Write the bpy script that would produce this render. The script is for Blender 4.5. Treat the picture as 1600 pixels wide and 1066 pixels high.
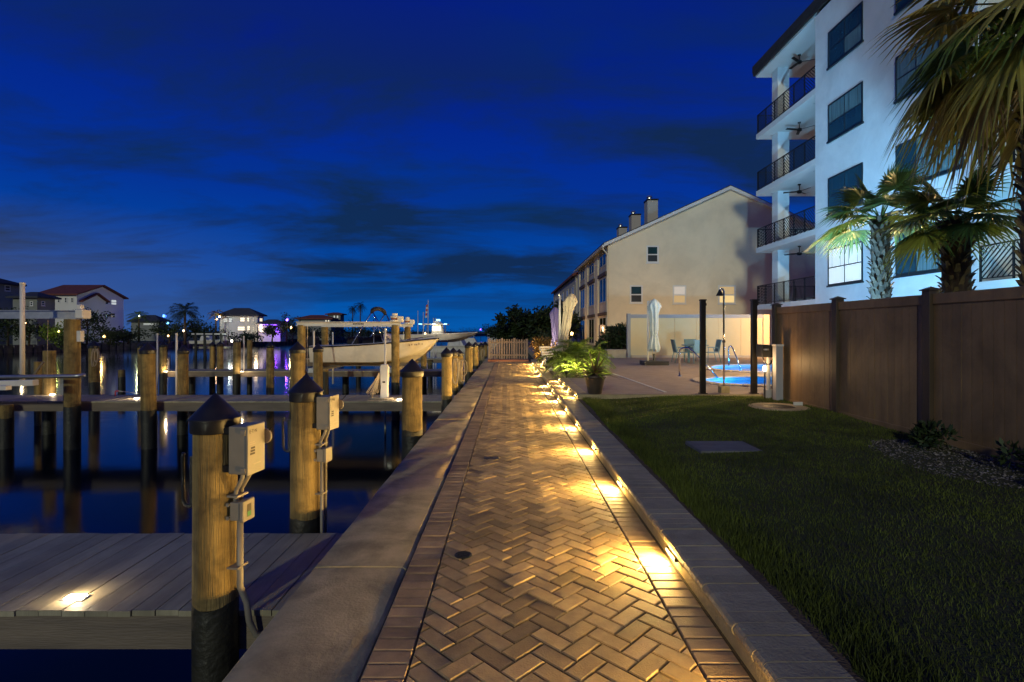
import bpy, bmesh, math, random
from mathutils import Vector, Matrix
random.seed(7)
R = math.radians
for o in list(bpy.data.objects): bpy.data.objects.remove(o)
SC = bpy.context.scene
COL = SC.collection

# ------------------------------------------------------------------ camera
F = 830.0; HX = 795.0; HY = 517.0; EYE = 1.55
cam_d = bpy.data.cameras.new('camera'); cam = bpy.data.objects.new('camera', cam_d); COL.objects.link(cam)
cam.location = (0, 0, EYE); cam.rotation_euler = (R(90), 0, 0)
cam_d.sensor_width = 36; cam_d.lens = F/1600*36
cam_d.shift_x = 5/1600; cam_d.shift_y = -16/1600
cam_d.clip_start = .05; cam_d.clip_end = 6000
SC.camera = cam
# ------------------------------------------------------------------ dusk sky
W = bpy.data.worlds.new('World'); SC.world = W; W.use_nodes = True
nt = W.node_tree; N = nt.nodes; L = nt.links; N.clear()
def nd(t, **k):
    n = N.new(t)
    for a, b in k.items(): setattr(n, a, b)
    return n
def mth(op, a, b=None, c=None, clamp=False):
    n = nd('ShaderNodeMath', operation=op); n.use_clamp = clamp
    for i, v in enumerate((a, b, c)):
        if v is None: continue
        if isinstance(v, (int, float)): n.inputs[i].default_value = v
        else: L.new(v, n.inputs[i])
    return n.outputs[0]
def ramp(fac, stops):
    n = nd('ShaderNodeValToRGB'); e = n.color_ramp.elements
    while len(e) < len(stops): e.new(.5)
    for s, (p, c) in zip(e, stops): s.position = p; s.color = (*c, 1)
    L.new(fac, n.inputs[0]); return n.outputs[0]
def mixc(f, a, b, mode='MIX'):
    n = nd('ShaderNodeMix', data_type='RGBA', blend_type=mode)
    for i, v in ((0, f), (6, a), (7, b)):
        if isinstance(v, (int, float)): n.inputs[i].default_value = v
        elif isinstance(v, tuple): n.inputs[i].default_value = (*v, 1)
        else: L.new(v, n.inputs[i])
    return n.outputs[2]
tc = nd('ShaderNodeTexCoord'); sp = nd('ShaderNodeSeparateXYZ'); L.new(tc.outputs['Generated'], sp.inputs[0])
x_, y_, z_ = sp.outputs
zc = mth('MAXIMUM', z_, 0.0)
grad = ramp(zc, [(0, (.0010, .078, .32)), (.10, (.0005, .052, .275)), (.24, (.0010, .0240, .225)), (.45, (.0006, .0085, .185)), (1, (.0006, .005, .110))])
den = mth('ADD', zc, .12)
cx = mth('DIVIDE', x_, den); cy = mth('DIVIDE', y_, den)
cmb = nd('ShaderNodeCombineXYZ'); L.new(mth('MULTIPLY', cx, .75), cmb.inputs[0]); L.new(mth('MULTIPLY', cy, 1.25), cmb.inputs[1]); cmb.inputs[2].default_value = 3.7
nz = nd('ShaderNodeTexNoise'); nz.inputs['Scale'].default_value = .85; nz.inputs['Detail'].default_value = 8; nz.inputs['Roughness'].default_value = .60; nz.inputs['Distortion'].default_value = .35
L.new(cmb.outputs[0], nz.inputs['Vector'])
cl = ramp(nz.outputs[0], [(.41, (0, 0, 0)), (.57, (1, 1, 1))])
band = ramp(zc, [(.02, (.15, .15, .15)), (.11, (1, 1, 1)), (.36, (1, 1, 1)), (.52, (.30, .30, .30))])
sepb = mth('MULTIPLY', cl, band)
c1 = mixc(mth('MULTIPLY', sepb, .92), grad, (.0045, .0165, .050))
# pale thin wisps higher up
nz2 = nd('ShaderNodeTexNoise'); nz2.inputs['Scale'].default_value = .9; nz2.inputs['Detail'].default_value = 4
cm2 = nd('ShaderNodeVectorMath', operation='ADD'); L.new(cmb.outputs[0], cm2.inputs[0]); cm2.inputs[1].default_value = (7.3, 2.1, 5)
L.new(cm2.outputs[0], nz2.inputs['Vector'])
wv = ramp(nz2.outputs[0], [(.48, (0, 0, 0)), (.8, (1, 1, 1))])
c2 = mixc(mth('MULTIPLY', wv, .30), c1, (.0008, .030, .105))
# town glow low over the far shore on the left
gl = mth('MULTIPLY', ramp(zc, [(0, (.75, .75, .75)), (.08, (.55, .55, .55)), (.19, (0, 0, 0))]), mth('MULTIPLY', mth('SUBTRACT', mth('MULTIPLY', x_, -1.0), .32, clamp=True), 2.4, clamp=True))
c3 = mixc(gl, c2, (.055, .070, .150))
# a few stars
vo = nd('ShaderNodeTexVoronoi'); vo.inputs['Scale'].default_value = 11
L.new(tc.outputs['Generated'], vo.inputs['Vector'])
st = mth('MULTIPLY', mth('LESS_THAN', vo.outputs['Distance'], .010), mth('GREATER_THAN', z_, .2))
c4 = mixc(st, c3, (.28, .36, .5))
bg = nd('ShaderNodeBackground'); L.new(c4, bg.inputs[0]); bg.inputs[1].default_value = 1.08
wo = nd('ShaderNodeOutputWorld'); L.new(bg.outputs[0], wo.inputs[0])
# ------------------------------------------------------------------ moonlight (the one sun lamp)
sd = bpy.data.lights.new('moon', 'SUN'); sd.energy = .68; sd.angle = R(2.5); sd.color = (.98, 1, .72)
so = bpy.data.objects.new('moon', sd); COL.objects.link(so)
so.rotation_euler = Vector((.32, .95, -.325)).to_track_quat('-Z', 'Y').to_euler()
# ------------------------------------------------------------------ exposure
SC.view_settings.view_transform = 'Standard'; SC.view_settings.look = 'None'
SC.view_settings.exposure = .3; SC.view_settings.gamma = 1
SC.cycles.max_bounces = 6; SC.cycles.transparent_max_bounces = 12
SC.cycles.sample_clamp_indirect = 4; SC.cycles.use_denoising = True
SC.cycles.caustics_reflective = False; SC.cycles.caustics_refractive = False

# ================================================================== helpers
def P(px, py, Y):
    return Vector(((px-HX)/F*Y, Y, EYE+(HY-py)/F*Y))
def GX(px, Y): return (px-HX)/F*Y
def ZY(py, Y): return EYE+(HY-py)/F*Y

class MB:
    def __init__(s): s.v = []; s.f = []
    def add(s, vs, fs):
        b = len(s.v); s.v += [tuple(v) for v in vs]; s.f += [tuple(i+b for i in f) for f in fs]; return s
    def box(s, x0, x1, y0, y1, z0, z1):
        return s.add([(x0,y0,z0),(x1,y0,z0),(x1,y1,z0),(x0,y1,z0),(x0,y0,z1),(x1,y0,z1),(x1,y1,z1),(x0,y1,z1)],
            [(0,3,2,1),(4,5,6,7),(0,1,5,4),(1,2,6,5),(2,3,7,6),(3,0,4,7)])
    def bar(s, a, b, w, h, up=(0,0,1)):
        a = Vector(a); b = Vector(b); d = (b-a).normalized(); u = Vector(up)
        sx = d.cross(u)
        if sx.length < 1e-4: sx = d.cross(Vector((1,0,0)))
        sx.normalize(); u = sx.cross(d).normalized()
        vs = []
        for p in (a, b):
            for i, j in ((-1,-1),(1,-1),(1,1),(-1,1)): vs.append(p+sx*(i*w/2)+u*(j*h/2))
        return s.add(vs, [(0,1,2,3),(7,6,5,4),(0,4,5,1),(1,5,6,2),(2,6,7,3),(3,7,4,0)])
    def tube(s, pts, r, n=8, cap=True):
        pts = [Vector(p) for p in pts]; m = len(pts)
        rs = r if isinstance(r, (list, tuple)) else [r]*m
        vs = []; prev = None
        for i, p in enumerate(pts):
            d = (pts[min(i+1,m-1)]-pts[max(i-1,0)]).normalized()
            if prev is None:
                a = d.cross(Vector((0,0,1)))
                if a.length < 1e-3: a = d.cross(Vector((1,0,0)))
            else: a = prev-d*prev.dot(d)
            a.normalize(); prev = a; b = d.cross(a)
            for k in range(n):
                t = 2*math.pi*k/n; vs.append(p+(a*math.cos(t)+b*math.sin(t))*rs[i])
        fs = [(i*n+k, i*n+(k+1)%n, (i+1)*n+(k+1)%n, (i+1)*n+k) for i in range(m-1) for k in range(n)]
        if cap: fs += [tuple(range(n-1,-1,-1)), tuple((m-1)*n+k for k in range(n))]
        return s.add(vs, fs)
    def lathe(s, prof, c=(0,0,0), n=20, cap=True):
        vs = [(c[0]+r*math.cos(2*math.pi*k/n), c[1]+r*math.sin(2*math.pi*k/n), c[2]+z) for r, z in prof for k in range(n)]
        m = len(prof)
        fs = [(i*n+k, i*n+(k+1)%n, (i+1)*n+(k+1)%n, (i+1)*n+k) for i in range(m-1) for k in range(n)]
        if cap: fs += [tuple(range(n-1,-1,-1)), tuple((m-1)*n+k for k in range(n))]
        return s.add(vs, fs)
    def prism(s, poly, axis, t0, t1):
        n = len(poly)
        def pt(p, t):
            return {'x': (t,p[0],p[1]), 'y': (p[0],t,p[1]), 'z': (p[0],p[1],t)}[axis]
        return s.add([pt(p,t0) for p in poly]+[pt(p,t1) for p in poly],
            [tuple(range(n-1,-1,-1)), tuple(range(n,2*n))]+[(i,(i+1)%n,n+(i+1)%n,n+i) for i in range(n)])
    def mesh(s, name, m=None, smooth=False, fix=True):
        me = bpy.data.meshes.new(name); me.from_pydata(s.v, [], s.f)
        if fix:
            b = bmesh.new(); b.from_mesh(me); bmesh.ops.recalc_face_normals(b, faces=b.faces); b.to_mesh(me); b.free()
        if m: me.materials.append(m)
        if smooth:
            me.polygons.foreach_set('use_smooth', [True]*len(me.polygons))
        return me
    def build(s, name, m, parent=None, smooth=False, fix=True, bevel=0, auto=None, **k):
        o = link(name, s.mesh(name, m, smooth, fix), parent)
        if bevel:
            md = o.modifiers.new('bevel', 'BEVEL'); md.width = bevel; md.segments = 2; md.limit_method = 'ANGLE'
        if auto:
            try: o.data.set_sharp_from_angle(angle=R(auto))
            except Exception: pass
        tag(o, **k); return o
def link(name, data, parent=None):
    o = bpy.data.objects.new(name, data); COL.objects.link(o)
    if parent is not None:
        o.parent = parent
        if parent.location.length > 0 or parent.rotation_euler[2]: pass
    return o
def tag(o, label=None, cat=None, group=None, kind=None):
    if label: o['label'] = label
    if cat: o['category'] = cat
    if group: o['group'] = group
    if kind: o['kind'] = kind
    return o
def thing(name, label, cat, loc=(0,0,0), rz=0, group=None):
    o = bpy.data.objects.new(name, None); COL.objects.link(o); o.location = loc; o.rotation_euler = (0,0,rz)
    o.empty_display_size = .1
    return tag(o, label, cat, group)
def copy_tree(o, parent=None):
    c = o.copy(); COL.objects.link(c); c.parent = parent
    for ch in o.children: copy_tree(ch, c)
    return c
def lamp(name, kind, parent, loc, energy, color, aim=None, size=.1, size_y=None, spot=None, spread=None, blend=.6):
    d = bpy.data.lights.new(name, kind); d.energy = energy; d.color = color
    if kind == 'AREA':
        d.size = size
        if size_y: d.shape = 'RECTANGLE'; d.size_y = size_y
        if spread: d.spread = R(spread)
    else: d.shadow_soft_size = size
    if kind == 'SPOT': d.spot_size = R(spot or 90); d.spot_blend = blend
    o = bpy.data.objects.new(name, d); COL.objects.link(o); o.parent = parent; o.location = loc
    if aim is not None: o.rotation_euler = Vector(aim).to_track_quat('-Z', 'Y').to_euler()
    return o
ORD = ['first','second','third','fourth','fifth','sixth','seventh','eighth','ninth','tenth','eleventh','twelfth','thirteenth','fourteenth','fifteenth','sixteenth','seventeenth','eighteenth','nineteenth','twentieth']

# ------------------------------------------------------------------ materials
MT = {}
def mat(name, col, rough=.7, metal=0, stain=0, sscale=1.6, col2=None, scale=4.0, stretch=(1,1,1), bump=0, bscale=40, emit=None, es=0, rnd=0, detail=5, spec=.5, transl=0, lo=.35, hi=.7, alpha=None):
    if name in MT: return MT[name]
    m = bpy.data.materials.new(name); m.use_nodes = True; t = m.node_tree; n = t.nodes; l = t.links
    b = n['Principled BSDF']; b.inputs['Roughness'].default_value = rough; b.inputs['Metallic'].default_value = metal
    b.inputs['Specular IOR Level'].default_value = spec
    b.inputs['Base Color'].default_value = (*col, 1)
    out = None
    co = n.new('ShaderNodeTexCoord'); mp = n.new('ShaderNodeMapping'); mp.inputs['Scale'].default_value = stretch
    l.new(co.outputs['Object'], mp.inputs[0])
    if rnd:
        oi = n.new('ShaderNodeObjectInfo'); ge = n.new('ShaderNodeNewGeometry')
        ad = n.new('ShaderNodeMath'); ad.operation = 'ADD'; l.new(oi.outputs['Random'], ad.inputs[0]); l.new(ge.outputs['Random Per Island'], ad.inputs[1])
        fr = n.new('ShaderNodeMath'); fr.operation = 'FRACT'; l.new(ad.outputs[0], fr.inputs[0]); rv = fr.outputs[0]
        sc = n.new('ShaderNodeVectorMath'); sc.operation = 'ADD'; 
        cb = n.new('ShaderNodeCombineXYZ'); ml = n.new('ShaderNodeMath'); ml.operation = 'MULTIPLY'; ml.inputs[1].default_value = 37; l.new(rv, ml.inputs[0])
        l.new(ml.outputs[0], cb.inputs[2]); l.new(mp.outputs[0], sc.inputs[0]); l.new(cb.outputs[0], sc.inputs[1]); vec = sc.outputs[0]
    else: vec = mp.outputs[0]
    if col2:
        z = n.new('ShaderNodeTexNoise'); z.inputs['Scale'].default_value = scale; z.inputs['Detail'].default_value = detail; z.inputs['Roughness'].default_value = .6; l.new(vec, z.inputs['Vector'])
        mr = n.new('ShaderNodeMapRange'); mr.inputs[1].default_value = lo; mr.inputs[2].default_value = hi; l.new(z.outputs[0], mr.inputs[0])
        mx = n.new('ShaderNodeMix'); mx.data_type = 'RGBA'; mx.inputs[6].default_value = (*col, 1); mx.inputs[7].default_value = (*col2, 1); l.new(mr.outputs[0], mx.inputs[0]); out = mx.outputs[2]
    if rnd:
        rm = n.new('ShaderNodeMapRange'); rm.inputs[3].default_value = 1-rnd; rm.inputs[4].default_value = 1+rnd; l.new(rv, rm.inputs[0])
        m2 = n.new('ShaderNodeVectorMath'); m2.operation = 'SCALE'
        if out: l.new(out, m2.inputs[0])
        else: m2.inputs[0].default_value = col
        l.new(rm.outputs[0], m2.inputs['Scale']); out = m2.outputs[0]
    if stain:
        gp = n.new('ShaderNodeNewGeometry'); zs_ = n.new('ShaderNodeTexNoise'); zs_.inputs['Scale'].default_value = sscale; zs_.inputs['Detail'].default_value = 7; zs_.inputs['Roughness'].default_value = .65; zs_.inputs['Distortion'].default_value = .4
        l.new(gp.outputs['Position'], zs_.inputs['Vector'])
        sm = n.new('ShaderNodeMapRange'); sm.inputs[1].default_value = .36; sm.inputs[2].default_value = .58; sm.inputs[3].default_value = 1-stain; sm.inputs[4].default_value = 1.06; l.new(zs_.outputs[0], sm.inputs[0])
        m3 = n.new('ShaderNodeVectorMath'); m3.operation = 'SCALE'
        if out: l.new(out, m3.inputs[0])
        else: m3.inputs[0].default_value = col
        l.new(sm.outputs[0], m3.inputs['Scale']); out = m3.outputs[0]
    if out: l.new(out, b.inputs['Base Color'])
    if bump:
        z2 = n.new('ShaderNodeTexNoise'); z2.inputs['Scale'].default_value = bscale; z2.inputs['Detail'].default_value = 4; l.new(vec, z2.inputs['Vector'])
        bp = n.new('ShaderNodeBump'); bp.inputs['Strength'].default_value = bump; bp.inputs['Distance'].default_value = .02; l.new(z2.outputs[0], bp.inputs['Height']); l.new(bp.outputs[0], b.inputs['Normal'])
    if emit: b.inputs['Emission Color'].default_value = (*emit, 1); b.inputs['Emission Strength'].default_value = es
    if transl:
        o_ = n['Material Output']; tr = n.new('ShaderNodeBsdfTranslucent'); ms = n.new('ShaderNodeMixShader'); ms.inputs[0].default_value = transl
        if out: l.new(out, tr.inputs[0])
        else: tr.inputs[0].default_value = (*col, 1)
        l.new(b.outputs[0], ms.inputs[1]); l.new(tr.outputs[0], ms.inputs[2]); l.new(ms.outputs[0], o_.inputs[0])
    MT[name] = m; return m

M_paver = mat('paver', (.45,.325,.15), .72, stain=.36, sscale=1.3, col2=(.32,.225,.11), scale=9, rnd=.34, bump=.22, bscale=110)
M_border = mat('border_paver', (.36,.26,.14), .72, stain=.32, sscale=1.3, col2=(.25,.18,.10), scale=9, rnd=.25, bump=.2, bscale=110)
M_sand = mat('joint_sand', (.05,.042,.034), .95, bump=.5, bscale=120)
M_kerb = mat('kerb_paver', (.50,.40,.215), .6, stain=.2, col2=(.40,.32,.17), scale=7, rnd=.10, bump=.4, bscale=60)
M_cap = mat('seawall_concrete', (.60,.49,.245), .85, stain=.42, sscale=2.2, col2=(.45,.365,.18), scale=5, bump=.22, bscale=60, detail=8, lo=.38, hi=.72)
M_wallc = mat('rough_concrete', (.16,.15,.14), .9, col2=(.07,.07,.065), scale=2, bump=.6, bscale=14)
M_soil = mat('soil', (.06,.045,.03), .95, col2=(.10,.075,.05), scale=6, bump=.8, bscale=30)
M_land = mat('far_ground', (.06,.085,.03), .95, col2=(.04,.055,.02), scale=.3)
M_grass = mat('grass_blade', (.13,.165,.016), .7, stain=.55, sscale=1.5, col2=(.08,.105,.011), scale=3, rnd=.4, transl=.25)
M_turf = mat('turf', (.052,.066,.010), .95, col2=(.06,.048,.018), scale=5, bump=1, bscale=60)
M_patio = mat('patio_paver', (.36,.28,.225), .75, col2=(.27,.21,.175), scale=3, bump=.4, bscale=50)
M_pile = mat('pile_wood', (.36,.255,.082), .75, stain=.5, sscale=4.5, col2=(.135,.09,.03), scale=1.0, stretch=(13,13,.7), bump=.9, bscale=9, rnd=.2)
M_wet = mat('wet_pile', (.035,.033,.022), .5, col2=(.012,.013,.010), scale=4, bump=.6, bscale=20)
M_black = mat('black_plastic', (.012,.012,.013), .38, col2=(.022,.021,.020), scale=6)
M_dock = mat('dock_board', (.40,.36,.235), .6, stain=.25, col2=(.30,.27,.175), scale=1.2, stretch=(14,1,1), rnd=.12, bump=.35, bscale=14)
M_fascia = mat('dock_fascia', (.22,.175,.125), .75, col2=(.13,.105,.08), scale=1.2, stretch=(1,8,8), bump=.4, bscale=10)
M_pvc = mat('pvc_grey', (.25,.225,.185), .45, col2=(.21,.19,.16), scale=8)
M_white = mat('white_paint', (.72,.70,.66), .45, col2=(.62,.60,.56), scale=3)
M_alu = mat('aluminium', (.55,.54,.52), .32, .85, col2=(.42,.42,.41), scale=8)
M_chrome = mat('chrome', (.75,.75,.74), .12, 1)
M_gel = mat('boat_gelcoat', (.82,.77,.68), .22, stain=.12, col2=(.76,.71,.62), scale=1.5)
M_canvas = mat('navy_canvas', (.008,.009,.018), .8, bump=.3, bscale=60)
M_rope = mat('rope', (.45,.38,.28), .9, col2=(.3,.25,.18), scale=60)
M_fence = mat('fence_vinyl', (.31,.195,.085), .5, stain=.35, sscale=1.2, col2=(.24,.15,.066), scale=1.2, stretch=(6,6,.6), rnd=.08, bump=.15, bscale=30)
M_fpost = mat('fence_post_vinyl', (.065,.045,.028), .5, col2=(.05,.034,.022), scale=1.5, bump=.1)
M_bronze = mat('dark_bronze', (.022,.018,.015), .4, .5)
M_stucco = mat('white_stucco', (.78,.78,.76), .85, stain=.10, sscale=.5, col2=(.70,.70,.69), scale=.7, bump=.25, bscale=60)
M_soffit = mat('soffit', (.74,.72,.68), .85, col2=(.68,.66,.62), scale=1)
M_roofd = mat('dark_roof', (.035,.028,.026), .8, col2=(.02,.017,.016), scale=3)
M_rail = mat('black_railing', (.010,.012,.014), .5, .3)
M_glass = mat('window_glass', (.022,.065,.075), .08, col2=(.012,.035,.045), scale=.6, spec=.8)
M_frame = mat('dark_window_frame', (.012,.022,.025), .4)
M_wframe = mat('white_window_frame', (.7,.7,.68), .5)
M_beige = mat('beige_siding', (.78,.68,.49), .8, stain=.10, sscale=.35, col2=(.73,.63,.45), scale=.4, bump=.1, bscale=30)
M_beige2 = mat('beige_panel', (.50,.45,.39), .8, col2=(.44,.40,.345), scale=.6)
M_dwin = mat('dark_glass', (.006,.006,.007), .08, spec=.6)
M_brownrf = mat('brown_trim', (.09,.055,.035), .7)
M_screen = mat('panel_wall', (.72,.58,.34), .7, col2=(.66,.53,.30), scale=.8)
M_greytrim = mat('grey_trim', (.32,.33,.36), .7)
M_terracotta = mat('terracotta_roof', (.20,.055,.035), .8, col2=(.12,.035,.025), scale=2, bump=.8, bscale=6)
M_bluroof = mat('slate_roof', (.045,.05,.065), .8, col2=(.03,.034,.045), scale=1, bump=.6, bscale=8)
M_house = mat('house_wall', (.80,.78,.75), .85, col2=(.74,.72,.69), scale=.4)
M_hedge = mat('leaf_dark', (.035,.06,.018), .6, col2=(.02,.035,.012), scale=2, rnd=.5, transl=.2)
M_leaf = mat('leaf_bright', (.20,.27,.03), .5, col2=(.12,.19,.02), scale=4, rnd=.35, transl=.35)
M_croton = mat('leaf_croton', (.30,.14,.03), .5, col2=(.14,.13,.03), scale=5, rnd=.4, transl=.3)
M_cord = mat('leaf_cordyline', (.22,.10,.06), .45, col2=(.20,.17,.05), scale=5, rnd=.4, transl=.15)
M_fan = mat('leaf_fan', (.11,.16,.028), .5, col2=(.065,.11,.02), scale=3, rnd=.3, transl=.35)
M_fand = mat('leaf_fan_old', (.34,.30,.065), .6, col2=(.20,.18,.045), scale=3, rnd=.35, transl=.25)
M_dead = mat('leaf_dead', (.30,.20,.085), .8, col2=(.19,.12,.055), scale=3, rnd=.35, transl=.2)
M_trunk = mat('palm_trunk', (.085,.055,.034), .9, col2=(.04,.027,.018), scale=6, bump=1, bscale=20)
M_pot = mat('glazed_pot', (.10,.075,.055), .35, col2=(.05,.038,.03), scale=4)
M_cream = mat('umbrella_cream', (.46,.40,.31), .9, col2=(.36,.31,.24), scale=3, bump=.2, bscale=40)
M_teal = mat('umbrella_grey_blue', (.50,.58,.60), .9, col2=(.36,.43,.46), scale=3)
M_purple = mat('umbrella_violet', (.20,.17,.42), .9)
M_wicker = mat('teal_sling', (.16,.26,.27), .6)
M_tile = mat('pool_tile', (.20,.42,.62), .3, col2=(.16,.36,.56), scale=20)
M_plaster = mat('pool_plaster', (.45,.68,.82), .6)
M_coping = mat('pool_coping', (.55,.46,.37), .7, col2=(.48,.40,.32), scale=4)
M_gate = mat('gate_wood', (.36,.25,.18), .7, col2=(.28,.19,.13), scale=2, stretch=(8,8,1))
M_redbrick = mat('red_step', (.32,.13,.075), .75, col2=(.24,.10,.06), scale=8)
M_gravel = mat('pale_gravel', (.20,.175,.15), .85, rnd=.4)
M_iron = mat('cast_iron', (.03,.035,.03), .45, .6, bump=.3, bscale=60)
def glow(name, c, s): return mat(name, (.8,.8,.8), .5, emit=c, es=s)
M_warmlens = glow('warm_lens', (1,.74,.36), 5)
M_coollens = glow('deck_lens', (1,.83,.60), 30)
M_litwin = glow('lit_window', (1,.82,.52), 1.1)
M_litwin2 = glow('lit_window_cool', (.86,.93,.82), .42)
M_litwin3 = glow('lit_window_dim', (1,.74,.42), .16)
M_violet = glow('violet_light', (.16,.02,1), 3.0)
M_cyanl = glow('cyan_light', (.12,.5,1), 4)
M_bluel = glow('blue_light', (.03,.14,1), 2.2)
M_amberl = glow('amber_light', (1,.5,.14), 1.8)
M_green = mat('green_label', (.02,.22,.05), .5)
M_ink = mat('printed_ink', (.04,.03,.025), .6)
M_inkg = mat('printed_grey', (.30,.26,.21), .6)
M_red = mat('red_plastic', (.5,.03,.02), .5)
# water
def water_mat():
    m = bpy.data.materials.new('canal_water'); m.use_nodes = True; n = m.node_tree.nodes; l = m.node_tree.links
    b = n['Principled BSDF']; b.inputs['Base Color'].default_value = (.0015,.004,.008,1); b.inputs['Roughness'].default_value = .10; b.inputs['IOR'].default_value = 1.33
    co = n.new('ShaderNodeTexCoord'); z = n.new('ShaderNodeTexNoise'); z.inputs['Scale'].default_value = .9; z.inputs['Detail'].default_value = 3; l.new(co.outputs['Object'], z.inputs['Vector'])
    bp = n.new('ShaderNodeBump'); bp.inputs['Strength'].default_value = .10; bp.inputs['Distance'].default_value = .05; l.new(z.outputs[0], bp.inputs['Height']); l.new(bp.outputs[0], b.inputs['Normal'])
    return m
M_water = water_mat()
def pool_water():
    m = bpy.data.materials.new('pool_water'); m.use_nodes = True; n = m.node_tree.nodes; l = m.node_tree.links; n.clear()
    o = n.new('ShaderNodeOutputMaterial'); t = n.new('ShaderNodeBsdfTransparent'); t.inputs[0].default_value = (.45,.86,1,1)
    g = n.new('ShaderNodeBsdfGlossy'); g.inputs['Roughness'].default_value = .05
    fz = n.new('ShaderNodeFresnel'); fz.inputs[0].default_value = 1.2
    co = n.new('ShaderNodeTexCoord'); z = n.new('ShaderNodeTexNoise'); z.inputs['Scale'].default_value = 3; l.new(co.outputs['Object'], z.inputs['Vector'])
    bp = n.new('ShaderNodeBump'); bp.inputs['Strength'].default_value = .25; bp.inputs['Distance'].default_value = .05; l.new(z.outputs[0], bp.inputs['Height'])
    l.new(bp.outputs[0], g.inputs['Normal']); l.new(bp.outputs[0], fz.inputs['Normal'])
    x = n.new('ShaderNodeMixShader'); l.new(fz.outputs[0], x.inputs[0]); l.new(t.outputs[0], x.inputs[1]); l.new(g.outputs[0], x.inputs[2]); l.new(x.outputs[0], o.inputs[0])
    return m
M_pool = pool_water()

# ================================================================== the setting
WZ = -1.30
XL, XR = -.665, 1.087          # paver path
XC0, XC1 = -1.30, -.672        # seawall cap
KZ = .13                       # kerb top
PZ = .25                       # patio level
def sheet(name, polys, z, m, **k):
    b = MB()
    for p in polys: b.add([(x, y, z) for x, y in p], [tuple(range(len(p)))])
    return b.build(name, m, **k)
def rc(x0, x1, y0, y1): return [(x0,y0),(x1,y0),(x1,y1),(x0,y1)]
sheet('seabed', [rc(-3000,3000,-600,4000)], -4.0, M_soil, kind='structure')
sheet('water', [rc(-2500,XC0+.1,-300,3500)], WZ, M_water, kind='structure')
PX0, PX1, PY0, PY1 = 4.4, 13.2, 11.9, 21.0
sheet('ground', [rc(XC0+.12,PX0,-40,420), rc(PX0,PX1,-40,PY0), rc(PX0,PX1,PY1,420), rc(PX1,900,-40,420)], -.08, M_land, kind='structure')
# seawall on the right bank with its cap slabs
sw = MB().box(XC0+.10, XC0+.30, -20, 90, -4, -.16).build('seawall', M_wallc, kind='structure')
cuts = [-8,-4.6,-1.6,.5,3.49,6.35,9.3,12.4,15.5,18.6,21.7,24.8,27.9,34,44,60,90]
for a, b_ in zip(cuts, cuts[1:]):
    m_ = MB(); ny = max(2, int((b_-a)/.25)); rows = []
    z1 = random.choice((-.007,-.005,-.002,.001))
    prof = [(XC0+.012,-.17),(XC0,-.15),(XC0+.003,-.035),(XC0+.03,-.004),(XC0+.12,0),(XC1-.12,0),(XC1-.025,-.002),(XC1-.002,-.02),(XC1,-.15)]
    vs = []
    for i in range(ny+1):
        y = a+.006+(b_-a-.012)*i/ny
        e = random.uniform(-.008,.008); f = random.uniform(-.006,.006); dz = random.uniform(-.003,.003)
        for j, (x, z) in enumerate(prof):
            xx = x+(e if j in (1,2,3) else f if j in (6,7,8) else 0)
            vs.append((xx, y, z+z1+(dz if 2 < j < 7 else 0)))
    n_ = len(prof)
    fs = [(i*n_+j, i*n_+j+1, (i+1)*n_+j+1, (i+1)*n_+j) for i in range(ny) for j in range(n_-1)]
    fs += [tuple(range(n_)), tuple(ny*n_+j for j in range(n_))]
    m_.add(vs, fs); m_.build('cap_slab', M_cap, sw, smooth=True, auto=35)

# ---- paver path: bed + herringbone bricks + soldier borders
YE = 27.0
path = sheet('path', [rc(XL-.01, XR+.03, -3, YE)], -.022, M_sand, kind='structure')
def brick_geo(poly, jt=.0040, ch=.0055):
    # inset a convex CCW polygon
    def inset(p, d):
        n = len(p); q = []
        for i in range(n):
            a, b, c = Vector(p[i-1]), Vector(p[i]), Vector(p[(i+1)%n])
            d1 = (b-a).normalized(); d2 = (c-b).normalized()
            n1 = Vector((-d1.y, d1.x)); n2 = Vector((-d2.y, d2.x))
            k = n1+n2; den = 1+n1.dot(n2)
            q.append(b+k*(d/max(den,.25)))
        return q
    o = inset(poly, jt); t = inset(poly, jt+ch); n = len(poly)
    vs = [(p.x,p.y,-.045) for p in o]+[(p.x,p.y,-ch*.9) for p in o]+[(p.x,p.y,0) for p in t]
    fs = [(i,(i+1)%n,n+(i+1)%n,n+i) for i in range(n)]+[(n+i,n+(i+1)%n,2*n+(i+1)%n,2*n+i) for i in range(n)]+[tuple(range(2*n,3*n))]
    return vs, fs
def clip(poly, x0, x1):
    for s, lim in ((1, x0), (-1, -x1)):
        out = []
        for i in range(len(poly)):
            a, b = poly[i-1], poly[i]; fa = a[0]*s-lim; fb = b[0]*s-lim
            if (fa >= 0) != (fb >= 0):
                t = fa/(fa-fb); out.append((a[0]+(b[0]-a[0])*t, a[1]+(b[1]-a[1])*t))
            if fb >= 0: out.append(b)
        poly = out
        if len(poly) < 3: return []
    return poly
def area(p): return .5*sum(p[i-1][0]*p[i][1]-p[i][0]*p[i-1][1] for i in range(len(p)))
BW = .1025; c45 = math.sqrt(.5)
HX0, HX1 = XL+.205, XR-.208
full_me = {}
bricks = []
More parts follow.
